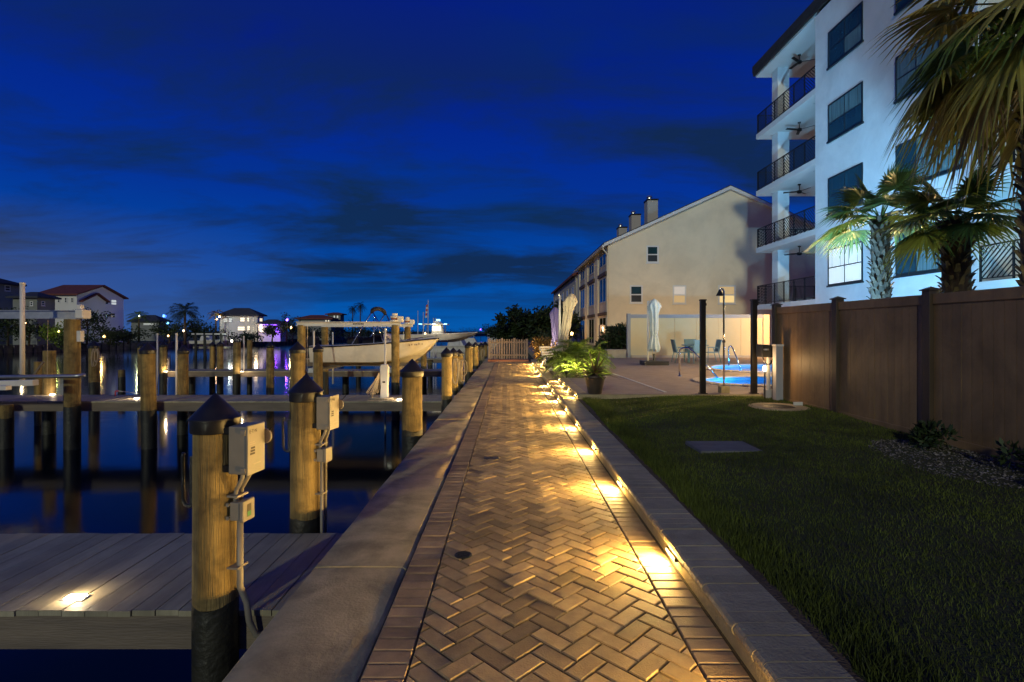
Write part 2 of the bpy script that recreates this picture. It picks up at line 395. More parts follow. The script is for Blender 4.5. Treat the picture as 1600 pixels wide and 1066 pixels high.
for i in range(-60, 330):
    for j in range(-330, 330):
        k = (i-j) % 4
        if k == 0: cells = (i, j, 2, 1)
        elif k == 3: cells = (i, j, 1, 2)
        else: continue
        cx_, cy_ = (cells[0]+cells[2]/2)*BW, (cells[1]+cells[3]/2)*BW
        wx, wy = (cx_-cy_)*c45+.03, (cx_+cy_)*c45-2
        if not (HX0-.2 < wx < HX1+.2 and -2.8 < wy < YE-.15): continue
        hw, hh = cells[2]*BW/2, cells[3]*BW/2
        pl = []
        for dx, dy in ((-hw,-hh),(hw,-hh),(hw,hh),(-hw,hh)):
            pl.append((wx+(dx-dy)*c45, wy+(dx+dy)*c45))
        q = clip(pl, HX0, HX1)
        if len(q) < 3 or abs(area(q)) < .0006: continue
        # drop slivers / dup points
        qq = []
        for p in q:
            if not qq or (Vector(p)-Vector(qq[-1])).length > .012: qq.append(p)
        if (Vector(qq[0])-Vector(qq[-1])).length < .012: qq.pop()
        if len(qq) < 3: continue
        bricks.append((wy, wx, qq, k, len(qq) == 4 and abs(abs(area(qq))-2*BW*BW) < 1e-4))
bricks.sort(key=lambda t: t[0])
vis = [b for b in bricks if b[0] > 2.15 and abs(b[1]) < 1.3]
near = set(id(b) for b in vis[:300])
rest = MB()
def jitter(): return random.gauss(0,.0012), random.gauss(0,.0045), random.gauss(0,.0045)
for b in bricks:
    wy, wx, q, k, full = b
    if area(q) < 0: q = q[::-1]
    dz, ax, ay = jitter()
    loc = [(x-wx, y-wy) for x, y in q]
    if id(b) in near:
        if full:
            if k not in full_me:
                vs, fs = brick_geo(loc); full_me[k] = MB().add(vs, fs).mesh('brick', M_paver, fix=False)
            me = full_me[k]
        else:
            vs, fs = brick_geo(loc); me = MB().add(vs, fs).mesh('brick', M_paver, fix=False)
        o = link('brick', me, path); o.location = (wx, wy, dz); o.rotation_euler = (ax, ay, 0)
    else:
        vs, fs = brick_geo(loc)
        rest.add([(x+wx, y+wy, z+dz+ax*y+ay*x) for x, y, z in vs], fs)
rest.build('brick_field', M_paver, path, fix=False, kind='stuff')
bd = MB().add(*brick_geo([(-.1025,-.05125),(.1025,-.05125),(.1025,.05125),(-.1025,.05125)])).mesh('border_brick', M_border, fix=False)
brest = MB(); y = -2.6; cnt = 0
bl = []
while y < YE-.2:
    for s in (0, 1): bl.append((y, XL+.1025 if s == 0 else XR-.1045))
    y += .1025
for y, x in bl:
    dz, ax, ay = jitter(); ax *= .7
    if y > 2.1 and cnt < 300:
        o = link('border_brick', bd, path); o.location = (x, y, dz); o.rotation_euler = (ax, ay*.6, random.gauss(0,.004)); cnt += 1
    else:
        vs, fs = brick_geo([(-.1025,-.05125),(.1025,-.05125),(.1025,.05125),(-.1025,.05125)])
        brest.add([(a+x, c+y, z+dz+ax*c+ay*a) for a, c, z in vs], fs)
brest.build('border_brick_field', M_border, path, fix=False, kind='stuff')
# clean-out cover and a second utility lid in the pavers
dc = thing('drain_cover', 'round dark iron drain cover set in the herringbone pavers', 'drain cover', (P(724,868,0.1).x, 0, 0))
Yd = F*EYE/(868-HY); dc.location = ((724-HX)/F*Yd, Yd, .001)
MB().lathe([(.062,-.03),(.062,.004),(.055,.007),(.052,.004),(.0,.004)], n=28).build('lid', M_iron, dc)
g = MB()
for k in range(-3,4): g.box(-.04,.04,k*.013-.003,k*.013+.003,.0042,.0072)
g.build('rib', M_iron, dc)
Yd = F*EYE/(716-HY)
vb = thing('utility_lid', 'small dark square utility lid in the pavers near the seawall cap', 'utility lid', ((768-HX)/F*Yd, Yd, .001))
MB().box(-.09,.09,-.05,.05,-.03,.005).build('lid', M_iron, vb, bevel=.004)
MB().box(-.02,.02,-.008,.008,.005,.009).build('handle', M_iron, vb)

# ---- kerb with bullnose caps
KX1 = 1.41
kerb = MB().box(XR+.025, KX1-.002, -3, YE-.5, -.07, KZ-.062).build('kerb', M_kerb, kind='structure')
pr = [(XR,.085),(XR-.003,.098),(XR+.004,.115),(XR+.018,.127),(XR+.04,KZ),(KX1,KZ),(KX1,.069),(XR+.02,.069),(XR+.006,.073)]
kb = MB().prism([(x,z) for x,z in pr], 'y', -.0502, .0502).mesh('kerb_brick', M_kerb)
krest = MB(); y = -2.8; cnt = 0
while y < YE-.6:
    dz = random.gauss(0,.0012); dx = random.gauss(0,.0015)
    if y > 1.9 and cnt < 240:
        o = link('kerb_brick', kb, kerb); o.location = (dx, y, dz); o.rotation_euler = (0,0,random.gauss(0,.003)); cnt += 1
    else: krest.prism([(x+dx,z+dz) for x,z in pr], 'y', y-.0502, y+.0502)
    y += .1025
krest.build('kerb_brick_field', M_kerb, kerb, kind='stuff')
# ---- patio with pool openings
def ell(cx, cy, rx, ry, n=48, wob=0, ph=0):
    return [(cx+rx*math.cos(t)*(1+wob*math.cos(3*t+ph)), cy+ry*math.sin(t)*(1+wob*math.cos(2*t+ph))) for t in [2*math.pi*k/n for k in range(n)]]
poolA = ell(7.55, 13.60, 2.65, 1.30, 56, .05, .4)
poolB = ell(9.75, 18.15, 2.85, 2.15, 56, .04, 1.0)
def holed(outer, holes, z):
    bm = bmesh.new(); es = []
    for lp in [outer]+holes:
        vs = [bm.verts.new((x,y,z)) for x,y in lp]
        es += [bm.edges.new((vs[i-1], vs[i])) for i in range(len(vs))]
    bmesh.ops.triangle_fill(bm, use_beauty=True, use_dissolve=False, edges=es, normal=(0,0,1))
    bmesh.ops.recalc_face_normals(bm, faces=bm.faces)
    if bm.faces and bm.faces[0].normal.z < 0: bmesh.ops.reverse_faces(bm, faces=bm.faces)
    me = bpy.data.meshes.new('patio'); bm.to_mesh(me); bm.free(); return me
PYN = 10.85
me = holed([(1.435,PYN),(40,PYN),(40,60),(1.435,60)], [ell(7.55,13.6,2.65,1.30,56,.05,.4), ell(9.75,18.15,2.85,2.15,56,.04,1.0)], PZ)
me.materials.append(M_patio); patio = link('patio', me); tag(patio, kind='structure')
MB().box(1.436,40,PYN+.001,PYN+.1,-.1,PZ-.004).build('patio_edge', M_kerb, patio)
MB().box(1.436,1.52,PYN+.1,60,-.1,PZ-.004).build('patio_riser', M_kerb, patio)
for a in range(int((YE-PYN)/.1025)):     # bullnose edge of the patio step
    y = PYN+.052+a*.1025
    if 16.2 < y < 17.6: continue
    o = link('step_brick', None, patio) if False else None
sb = MB().prism([(1.415,.205),(1.412,.222),(1.42,.242),(1.437,.2525),(1.62,.2525),(1.62,.19),(1.425,.19)], 'y', -.0502, .0502).mesh('step_brick', M_kerb)
for a in range(150):
    y = PYN+.052+a*.1025
    if y > YE-.6: break
    o = link('step_brick', sb, patio); o.location = (random.gauss(0,.0012), y, .002+random.gauss(0,.0006))
for nm, lp, dep in (('swimming_pool', poolA, .62), ('swimming_pool', poolB, 1.15)):
    fr = nm and lp is poolA
    t = thing(nm, 'nearer curved pool basin with glowing blue water beside the dark posts' if fr else 'farther blue lit pool basin in front of the pale panel wall', 'pool', (lp[0][0]*0, 0, 0))
    n = len(lp); b = MB()
    b.add([(x,y,PZ-.004) for x,y in lp]+[(x,y,PZ-dep) for x,y in lp], [(i,(i+1)%n,n+(i+1)%n,n+i) for i in range(n)]); b.build('basin_wall', M_tile, t)
    b = MB(); b.add([(x,y,PZ-dep+.002) for x,y in lp], [tuple(range(n))]); b.build('basin_floor', M_plaster, t)
    b = MB(); b.add([(x,y,PZ-.075) for x,y in lp], [tuple(range(n))]); b.build('water_surface', M_pool, t)
    # coping stones
    cxm = sum(p[0] for p in lp)/n; cym = sum(p[1] for p in lp)/n
    for i in range(n):
        p, q = Vector(lp[i]), Vector(lp[(i+1)%n]); e = (q-p); nn = Vector((e.y,-e.x)).normalized()
        if nn.dot(p-Vector((cxm,cym))) < 0: nn = -nn
        a, c = p+e*.01, q-e*.01
        MB().prism([tuple(a-nn*.03), tuple(c-nn*.03), tuple(c+nn*.27), tuple(a+nn*.27)], 'z', PZ+.003, PZ+.028).build('coping_stone', M_coping, t)
    for k in range(3):
        ang = (.9, 2.4, 4.3)[k]
        cxp = cxm+(lp[int(ang/6.283*n)][0]-cxm)*.8; cyp = cym+(lp[int(ang/6.283*n)][1]-cym)*.8
        lamp('pool_lamp', 'POINT', t, (cxp, cyp, PZ-dep*.6), 44 if fr else 70, (.06,.42,1), size=.12)
dr = MB().bar(P(958,584,0), P(958,584,0), .1, .1)
Ya = F*(EYE-PZ)/(584-HY); Yb = F*(EYE-PZ)/(613-HY)
dr = MB().bar((GX(958,Ya),Ya,PZ+.004),(GX(1040,Yb),Yb,PZ+.004),.06,.008).build('deck_drain', M_white, patio)
# ---- lawn
LX0, LX1 = KX1+.003, 5.36
def lawn_z(x, y):
    t = min(1, max(0, (x-LX0)/1.6)); u = min(1, max(0, (y-6)/4.7))
    return .085+.075*t+.055*u*u*(3-2*u)+.012*math.sin(x*2.3+y*1.7)+.008*math.sin(y*3.1-x*1.3)
b = MB(); nx, ny = 40, 100
for j in range(ny+1):
    for i in range(nx+1):
        x = LX0+(LX1+1.0-LX0)*i/nx; y = -4+(PYN+4)*j/ny; b.v.append((x,y,lawn_z(x,y)))
for j in range(ny):
    for i in range(nx):
        k = j*(nx+1)+i; b.f.append((k,k+1,k+nx+2,k+nx+1))
st_ = MB()
for j in range(120):
    y0_, y1_ = -2+(PYN+1.95)*j/120, -2+(PYN+1.95)*(j+1)/120; wa, wb = .10+.035*math.sin(j*1.7)+.02*math.sin(j*.6), .10+.035*math.sin((j+1)*1.7)+.02*math.sin((j+1)*.6)
    st_.add([(LX0,y0_,lawn_z(LX0,y0_)+.012),(LX0+wa,y0_,lawn_z(LX0+wa,y0_)+.008),(LX0+wb,y1_,lawn_z(LX0+wb,y1_)+.008),(LX0,y1_,lawn_z(LX0,y1_)+.012)], [(0,1,2,3)])
st_.build('soil_strip', mat('dry_soil',(.16,.105,.06),.95,col2=(.08,.055,.035),scale=14,bump=1,bscale=60), kind='structure')
lawn = b.build('lawn', M_turf, smooth=True, kind='structure')
Y1 = F*(EYE-.2)/(690-HY)
pads = [(GX(1082,Y1), GX(1175,Y1), F*(EYE-.2)/(698-HY), F*(EYE-.2)/(683-HY))]
def in_bare(x, y):
    p = pads[0]
    if p[0]-.02 < x < p[1]+.02 and p[2]-.02 < y < p[3]+.02: return True
    if (x-4.75)**2+((y-9.35)*.8)**2 < .42**2: return True
    if ((x-4.9)/.75)**2+((y-5.6)/1.1)**2 < 1: return True
    return False
g = MB()
def blade(x, y, h, w):
    z = lawn_z(x,y)-.005; a = random.uniform(0,6.283); c, s = math.cos(a)*w, math.sin(a)*w
    lx, ly = random.gauss(0,.35)*h, random.gauss(0,.35)*h
    k = len(g.v)
    g.v += [(x-c,y-s,z),(x+c,y+s,z),(x+lx*.35+c*.7,y+ly*.35+s*.7,z+h*.6),(x+lx*.35-c*.7,y+ly*.35-s*.7,z+h*.6),(x+lx,y+ly,z+h)]
    g.f += [(k,k+1,k+2,k+3),(k+3,k+2,k+4)]
for _ in range(150000):
    y = 1.2+ (PYN-1.25)*random.random()**1.15; x = LX0+.10+(LX1-LX0-.10)*random.random()
    if in_bare(x,y): continue
    if random.random() < .45*max(0, math.sin(x*3.1+1.3*math.sin(y*1.9))*math.sin(y*2.3+x)): continue
    blade(x, y, random.uniform(.014,.036)*(1.5 if random.random() < .06 else 1), .0015+.0010*y/4)
for _ in range(16000):        # longer untrimmed edge
    y = 1.4+(PYN-1.5)*random.random(); x = LX0+.07+abs(random.gauss(0,.16))
    blade(x, y, random.uniform(.04,.11), .0026)
g.build('grass', M_grass, fix=False, label='short green lawn grass between kerb and brown fence', cat='grass', kind='stuff')
pd = MB().box(pads[0][0],pads[0][1],pads[0][2],pads[0][3],.1,max(lawn_z(pads[0][0]+a_*(pads[0][1]-pads[0][0]),pads[0][2]+b_*(pads[0][3]-pads[0][2])) for a_ in (0,.5,1) for b_ in (0,.5,1))+.002).build('concrete_pad', mat('grey_pad',(.17,.175,.18),.85,stain=.3,col2=(.12,.125,.13),scale=5,bump=.3), bevel=.01, label='flat grey concrete pad set in the lawn', cat='concrete pad')
vc = thing('valve_cover', 'round dark valve cover on a pale concrete collar near the fence end', 'valve cover', (4.75,9.35,0))
MB().lathe([(.50,.12),(.50,.215),(.47,.222),(.27,.222),(.26,.21)], n=26, cap=False).build('collar', M_cap, vc)
MB().lathe([(.26,.15),(.26,.217),(.24,.224),(.0,.224)], n=26).build('lid', M_iron, vc)
# gravel bed by the fence
gv = MB()
for _ in range(2600):
    a = random.uniform(0,6.283); r = math.sqrt(random.random())
    x = 4.9+.8*r*math.cos(a); y = 5.6+1.15*r*math.sin(a); z = lawn_z(x,y)+.004; s = random.uniform(.008,.02)
    pts = [Vector((random.gauss(0,1),random.gauss(0,1),random.gauss(0,.6))).normalized()*s for _ in range(4)]
    gv.add([(x+p.x,y+p.y,z+abs(p.z)) for p in pts], [(0,1,2),(0,2,3),(0,3,1),(1,3,2)])
gv.build('gravel', M_gravel, fix=False, label='patch of pale gravel mulch at the foot of the fence', cat='gravel', kind='stuff')

# ================================================================== kerb lights
WARM = (1,.60,.165)
def kerb_light(label, x, y, ztop, e, grp):
    t = thing('kerb_light', label, 'light', (x, y, ztop), 0, grp)
    MB().box(-.012,.026,-.10,.10,-.026,-.002).build('housing', M_bronze, t, bevel=.002)
    MB().add([(-.0125,-.09,-.0265),(.010,-.09,-.030),(.010,.09,-.030),(-.0125,.09,-.0265)], [(0,1,2,3)]).build('lens', M_warmlens, t, fix=False)
    MB().box(-.0155,-.0125,-.085,.085,-.022,-.007).build('front_lens', M_warmlens, t)
    lamp('bulb', 'POINT', t, (-.05,0,-.012), e*.12, WARM, size=.012)
    lamp('lamp', 'AREA', t, (-.03,0,-.024), e, WARM, aim=(-1,0,.16), size=.02, size_y=.17)
ks = [1.96,3.56,5.19,6.80,8.45,10.05,11.65,13.2,14.8,18.3,20.2,22.2,24.3]
for i, y in enumerate(ks):
    lab = {0:'warm light under the lower kerb nose, just out of view beside the camera'}.get(i, 'warm light under the lower kerb nose, %s in view counting from the camera' % ORD[i-1])
    kerb_light(lab, XR+.006, y, .068, 58, 'lights along the lower kerb')
for i, y in enumerate([11.3,12.5,13.7,14.9,19.0,20.8,22.6]):
    kerb_light('warm light under the upper patio step, %s counting from the lawn' % ORD[i], 1.42, y, .190, 18, 'lights along the patio step')

# ================================================================== docks
DZ = -.19
def dock(name, label, x0, x1, y0, y1, gap_px=.145, stringers=True):
    t = thing(name, label, 'dock', (0,0,0))
    n = int((x1-x0)/gap_px)
    me = MB().box(-gap_px/2+.003, gap_px/2-.003, y0, y1, -.035, 0).mesh('board', M_dock)
    for k in range(n):
        o = link('board', me, t); o.location = (x1-gap_px*(k+.5), random.gauss(0,.004), DZ+random.gauss(0,.0015))
    MB().box(x0,x1,y0+.012,y0+.05,DZ-.245,DZ-.037).build('fascia', M_fascia, t)
    MB().box(x0,x1,y1-.05,y1-.012,DZ-.245,DZ-.037).build('fascia', M_fascia, t)
    MB().box(x0,x1,(y0+y1)/2-.03,(y0+y1)/2+.03,DZ-.245,DZ-.037).build('joist', M_fascia, t)
    return t
dock('dock', 'nearest grey plank dock beside the two capped piles', -7.4, XC0-.03, 3.30, 4.56)
dock('dock', 'middle plank dock with hose pedestal, crossing behind the nearest piles', -15.5, XC0-.03, 13.1, 14.42)
dock('dock', 'third plank dock seen beneath the lifted boat', -15, XC0-.03, 22.9, 24.2, .2)
dock('dock', 'fourth dark dock beyond the lifted boat', -13, XC0-.03, 32.8, 34.1, .3)
def deck_light(px, py, label, e=3.5):
    Y = F*(EYE-DZ)/(py-HY); t = thing('deck_light', label, 'light', (GX(px,Y), Y, DZ), 0, 'lights set in the docks')
    MB().box(-.075,.075,-.04,.04,-.02,.006).build('plate', M_alu, t, bevel=.003)
    MB().box(-.055,.055,-.028,.028,.0062,.012).build('lens', M_coollens, t)
    for s in (-1,1): MB().lathe([(.005,.006),(.005,.0135),(0,.0135)], (s*.065,0,0), 8).build('screw', M_bronze, t)
    lamp('lamp', 'POINT', t, (0,0,.045), e, (1,.74,.45), size=.02)
deck_light(118,935,'glowing deck light on the nearest dock, left of the capped pile',3.2)
deck_light(82,617,'bright deck light on the middle dock beside the square-cut pile',7)
deck_light(214,623,'bright deck light on the middle dock left of the capped pile',7)
deck_light(624,625,'starry bright deck light on the middle dock near the seawall',9)
deck_light(259,581,'bright deck light on the third dock, left one',9)
deck_light(378,581,'bright deck light on the third dock, right one',9)

# ================================================================== piles
def pile(label, x, y, ztop, d, cap=True, wet=-.05, group='dock piles', lean=0):
    t = thing('pile', label, 'pile', (x, y, 0), random.uniform(0,6), group)
    t.rotation_euler = (random.gauss(0,.006), random.gauss(0,.006), t.rotation_euler[2])
    r = d/2; n = 22
    z0 = wet+random.uniform(-.03,.03)
    prof = []
    m = MB(); st = 10
    for k in range(st+1):
        z = z0+(ztop-z0)*k/st; prof.append((r*(1.03-.05*k/st)*(1+random.uniform(-.006,.006)), z))
    m.lathe(prof, n=n); m.build('shaft', M_pile, t, smooth=True, auto=40)
    wb_ = MB().lathe([(r*1.045,-3.2),(r*1.045,z0-.03),(r*1.036,z0+.004)], n=n); ph_ = random.uniform(0,6)
    wb_.v[2*n:3*n] = [(x_,y_,z_+.012*math.sin(3*q_*6.283/n+ph_)+random.uniform(-.008,.012)) for q_,(x_,y_,z_) in enumerate(wb_.v[2*n:3*n])]
    wb_.build('wet_base', M_wet, t, smooth=True, auto=40)
    if cap:
        h = d*.62
        MB().lathe([(r*1.02,ztop-.07),(r*1.10,ztop-.075),(r*1.12,ztop-.07),(r*1.13,ztop+.000),(r*1.19,ztop+.002),(r*1.19,ztop+.010),(r*.6,ztop+.012+h*.49),(r*.05,ztop+.012+h*.955),(0,ztop+.012+h*.97)], n=26, cap=False).build('cap', M_black, t, smooth=True, auto=30)
    return t
p1 = (GX(337,3.25), 3.25); p2 = (GX(477.5,4.70), 4.70)
pile('thick yellow capped pile with large electric box, nearest the camera', p1[0], p1[1], ZY(655,3.25), .246, wet=-.10)
pile('yellow capped pile with electric box at the far edge of the nearest dock', p2[0], p2[1], ZY(613,4.70), .25, wet=-.08)
pile('capped pile against the seawall, next after the two with boxes', GX(644,7.97), 7.97, ZY(581,7.97), .30, wet=.06)
PL = [
 ('tall uncapped pile carrying the left lift beam',113,12.85,499,.33,0,-.25),
 ('square-cut short pile behind the middle dock near the left deck light',77,14.7,548,.30,0,-.4),
 ('shortest pale cut pile at the far left behind the middle dock',61,16.0,565,.24,0,-.4),
 ('capped pile hung with ropes standing alone left of the red hook',147,19.5,541,.33,1,-.35),
 ('capped pile at the front of the middle dock beside the left deck light',232,12.9,548,.32,1,-.40),
 ('capped pile just behind the front pile of the middle dock',221,22.7,541,.28,1,-.35),
 ('capped pile beside the left deck light of the third dock',255,22.75,540,.28,1,-.30),
 ('capped pile with a white pipe at the back of the middle dock',286,14.65,549,.26,1,-.40),
 ('left one of the twin capped piles on the third dock',332,24.4,539,.24,1,-.30),
 ('right one of the twin capped piles on the third dock',344,24.4,539,.27,1,-.30),
 ('cut-off pile at the right deck light of the third dock',370,22.8,535,.30,0,-.30),
 ('slim cut-off pile right of the deck light on the third dock',390,24.5,532,.22,0,-.30),
 ('lone pile in open water left of the lifted boat',422,21.0,541,.28,1,-.70),
 ('capped pile left of the boat at the front of the middle dock',464.5,12.9,547,.33,1,-.40),
 ('slimmer capped pile left of the boat behind the middle dock',497,14.65,546,.25,1,-.40),
 ('lift pile at the boat stern, front side',471,17.0,508,.25,0,-.1),
 ('lift pile at the boat bow, front side',618,17.0,508,.255,0,-.1),
 ('lift pile at the boat stern, far side',508,21.3,511,.25,0,-.1),
 ('lift pile at the boat bow, far side',637,21.3,511,.25,0,-.1),
 ('capped pile by the seawall where the middle dock meets it',698,12.85,553,.25,1,-.12),
 ('first rope-hung pile by the seawall beyond the middle dock',709,14.75,552,.24,1,-.12),
 ('second rope-hung pile by the seawall beyond the middle dock',718,16.6,553,.24,1,-.12),
 ('bright capped pile by the seawall at the third dock, front side',732.5,20.5,541,.29,1,-.05),
 ('bright capped pile by the seawall at the third dock, back side',743,24.4,540,.27,1,-.05),
 ('far rope-hung pile by the seawall near the gate',752,29.0,540,.28,1,-.05),
 ('farthest capped pile by the seawall near the gate',758,33.0,538,.28,1,-.05),
 ('small pile under the bow of the lifted boat',662,24.4,545,.26,0,-.1)]
for lab, px, Y, py, d, c, wet in PL:
    pile(lab, GX(px,Y), Y, ZY(py,Y), d, bool(c), wet)
for i, (px, Y) in enumerate([(10,12.9),(190,24.4),(300,24.4),(540,24.4),(590,24.4),(672,32.7),(560,32.7)]):
    pile('dark support pile hidden low under a dock, %s of them' % ORD[i], GX(px,Y), Y, DZ-.05, .28, False, -.6)
# ---- electric boxes on the first two piles
def ebox(label, px, pY, scale=1.0, green=False):
    # built in pile frame: +x right, -y toward the camera
    t = thing('electric_box', label, 'electric box', (px, pY, 0))
    r = .122
    zt = ZY(662,3.25) if green else ZY(618,4.70); h = .285; z0 = zt-h
    a = R(-9); 
    def pt(u, v, z): return (math.cos(a)*u-math.sin(a)*v, math.sin(a)*u+math.cos(a)*v, z)
    def obox(u0,u1,v0,v1,za,zb):
        m = MB().box(u0,u1,v0,v1,za,zb); m.v = [pt(x,y,z) for x,y,z in m.v]; return m
    u0 = r+.022
    obox(u0,u0+.115,-.078,.078,z0,zt).build('cabinet', M_pvc, t, bevel=.006)
    obox(u0+.117,u0+.130,-.083,.083,z0-.004,zt+.006).build('cabinet_door', M_pvc, t, bevel=.004)
    for z in (z0+.03, zt-.03):
        obox(u0+.085,u0+.117,-.090,-.0785,z-.018,z+.012).build('hinge', M_pvc, t, bevel=.003)
        obox(r-.02,u0-.001,-.07,.07,z-.02,z+.02).build('bracket', M_bronze, t)
    # printed marks on the door face
    f = u0+.1312
    def onface(m_, name, v0, v1, za, zb): obox(f,f+.0008,v0,v1,za,zb).build(name, m_, t)
    cu = bpy.data.curves.new('maker_mark','FONT'); cu.body = 'E\u00b7T\u00b7N'; cu.size = .030; cu.extrude = .0004; cu.materials.append(M_ink)
    o = bpy.data.objects.new('maker_mark_curve', cu); COL.objects.link(o); bpy.context.view_layer.update()
    me_ = bpy.data.meshes.new_from_object(o.evaluated_get(bpy.context.evaluated_depsgraph_get())); bpy.data.objects.remove(o)
    o = link('maker_mark', me_, t)
    o.location = pt(f+.001,-.070,zt-.040); o.rotation_euler = (R(90),0,a+R(90))
    for k in range(3): onface(M_ink,'warning_print',-.062+.004*k,-.018,z0+.115+k*.017,z0+.127+k*.017)
    onface(M_inkg,'label_print',-.07,-.01,z0+.175,z0+.18); onface(M_inkg,'label_print',-.07,-.02,z0+.187,z0+.192)
    onface(M_inkg,'label_print',-.035,.04,z0+.052,z0+.060)
    # latch disc on the far edge
    b = MB().lathe([(.048,-.008),(.048,.008),(.03,.014),(0,.014)], n=18)
    b.v = [Vector(pt(u0+.118, .096+z_*1.0, zt-.085+y_))+Vector((0,0,0)) + Vector(pt(x_,0,0)) for x_,y_,z_ in b.v]
    b.build('lock_disc', M_pvc, t)
    MB().tube([pt(u0+.15,.096,zt-.05), pt(u0+.185,.104,zt-.005)], .004, 6).build('lock_lever', M_bronze, t)
    # conduits down to the outlet
    zg = z0-.13
    q = 0
    for dv in (-.03,.035):
        MB().tube([pt(u0+.06,dv,z0+.004), pt(u0+.058,dv,z0-.03), pt(u0+.035,dv*.9,z0-.07), pt(u0+.012,dv*.8,z0-.11), pt(u0+.008,dv*.8,zg-.03), pt(u0+.008,dv*.8,zg-.06)] if (green or dv < 0) else
                  [pt(u0+.06,dv,z0+.004), pt(u0+.05,dv,z0-.05), pt(u0+.03,dv,z0-.1), pt(u0+.02,dv,-1.0)], .0125, 10).build('conduit', M_pvc, t, smooth=True)
    # outlet box
    zo = zg-.055
    obox(u0-.01,u0+.052,-.052,.052,zo-.10,zo+.01).build('outlet_box', M_pvc, t, bevel=.004)
    cv = obox(u0+.054,u0+.080,-.056,.056,zo-.108,zo+.018).build('outlet_cover', M_pvc, t, bevel=.006)
    if green:
        obox(u0+.0805,u0+.0812,-.018,.020,zo-.082,zo-.008).build('label_dark', M_ink, cv)
        obox(u0+.0813,u0+.0818,-.016,.018,zo-.080,zo-.052).build('label_green', M_green, cv)
    for z in (zo-.085, zo-.005): obox(u0-.03,u0-.011,-.06,-.045,z-.01,z+.01).build('ear', M_pvc, t)
    # main conduit down to the cap
    if green:
        MB().tube([pt(u0+.02,0,zo-.10), pt(u0+.02,0,.0), (.20,-.02,-.10),(.21,-.01,-.22),(.235,.02,-.32),(.33,.08,-.36),(.42,.1,-.36)], .019, 12).build('conduit', M_pvc, t, smooth=True)
    else:
        MB().tube([pt(u0+.02,-.02,zo-.10), pt(u0+.02,-.02,-1.0)], .014, 10).build('conduit', M_pvc, t, smooth=True)
    for z in (.55,.12): obox(r-.01,u0+.04,-.05,.05,z,z+.012).build('strap', M_pvc, t)
ebox('grey electric box with round lock and outlet on the nearest pile', p1[0], p1[1], green=True)
ebox('grey electric box on the second pile at the dock end', p2[0], p2[1])
def line_holder(label, x, y, z0, z1, r=.124):
    t = thing('line_holder', label, 'line holder', (x-r-.012, y, 0), 0, 'line holders on piles')
    pts = [(.004,0,z1-.10),(-.010,0,z1-.02),(-.022,0,z1),(-.034,0,z1-.02)]
    pts = [(.004,0,z0+.02),(-.02,0,z0),(-.05,0,z0+.015),(-.062,0,z0+.05),(-.066,0,z1-.02),(-.06,0,z1)]
    MB().tube(pts, .011, 8).build('hook', M_black, t, smooth=True)
    MB().bar((.002,0,z0+.0),(.002,0,z1-.02),.05,.012,(0,1,0)).build('backplate', M_black, t, bevel=.003)
line_holder('black U-shaped line holder on the nearest pile', p1[0], p1[1], ZY(792,3.25), ZY(708,3.25))
line_holder('black U-shaped line holder on the second pile', p2[0], p2[1], ZY(706,4.7), ZY(652,4.7))
# ropes hung on seawall piles
def rope(label, x, y, zt, ln=.55, n=4):
    t = thing('rope_coil', label, 'rope', (x, y, 0), 0, 'ropes hung on piles')
    for k in range(n):
        w = random.uniform(.05,.11); l_ = ln*random.uniform(.6,1); ph = random.uniform(-.06,.06)
        pts = [(ph+w*math.sin(2*math.pi*s/14), -.02*k+.02*math.cos(2*math.pi*s/14), zt-l_/2+l_/2*math.cos(2*math.pi*s/14)) for s in range(15)]
        MB().tube(pts, .011, 6).build('strand', M_rope, t, smooth=True)
for lab, px, Y, py in (('coiled dock line on the first rope-hung pile beyond the middle dock',714,14.6,560),('coiled dock line on the second rope-hung pile beyond the middle dock',723,16.4,562),('coiled dock line on the far rope-hung pile near the gate',755,28.7,545),('dock line hung on the lone rope-hung pile at the left',155,19.25,545)):
    rope(lab, GX(px,Y), Y-.16, ZY(py,Y), .75)
# cleats and pedestal on the middle dock
Yp = 13.75; t = thing('power_pedestal', 'white dock power pedestal with a coiled hose on the middle dock', 'pedestal', (GX(601,Yp), Yp, DZ))
MB().prism([(-.10,0),(.10,0),(.085,.30),(.10,.55),(.105,.80),(.07,.87),(-.07,.87),(-.105,.80),(-.10,.55),(-.085,.30)], 'y', -.09, .09).build('housing', M_white, t, bevel=.012)
MB().box(-.035,.035,-.094,-.0905,.40,.44).build('outlet', M_ink, t)
MB().box(-.09,.09,-.094,-.0905,.70,.80).build('cover', M_white, t, bevel=.004)
hs = thing('hose', 'pale garden hose looped on the dock power pedestal', 'hose', (GX(601,Yp), Yp, DZ))
for k in range(7):
    bx_ = -.16-.045*k+random.uniform(-.02,.02); w_ = random.uniform(.02,.05); zb_ = .05+.03*abs(k-3)
    pts = [(-.115+(bx_+.115)*(math.sin(math.pi*s_/16)**1.3)+w_*math.sin(2*math.pi*s_/16)*.5, -.10-.010*k+.05*math.sin(2*math.pi*s_/16), .66-(.66-zb_)*math.sin(math.pi*s_/16)) for s_ in range(17)]
    MB().tube(pts, .0105, 6).build('loop', M_rope, hs, smooth=True)
for k in range(3):
    rr = .16+.035*k
    MB().tube([(-.05+rr*1.4*math.cos(2*math.pi*s/24), -.16+rr*.6*math.sin(2*math.pi*s/24), .013+.012*(k%2)) for s in range(25)], .012, 6).build('loop', M_rope, hs, smooth=True)
t = thing('guide_pole', 'slim white guide pole rising in front of the lifted boat', 'pole', (GX(602,15.4), 15.4, 0))
MB().tube([(0,0,-1.9),(0,0,ZY(515,15.4))], .03, 10).build('tube', M_white, t, smooth=True)
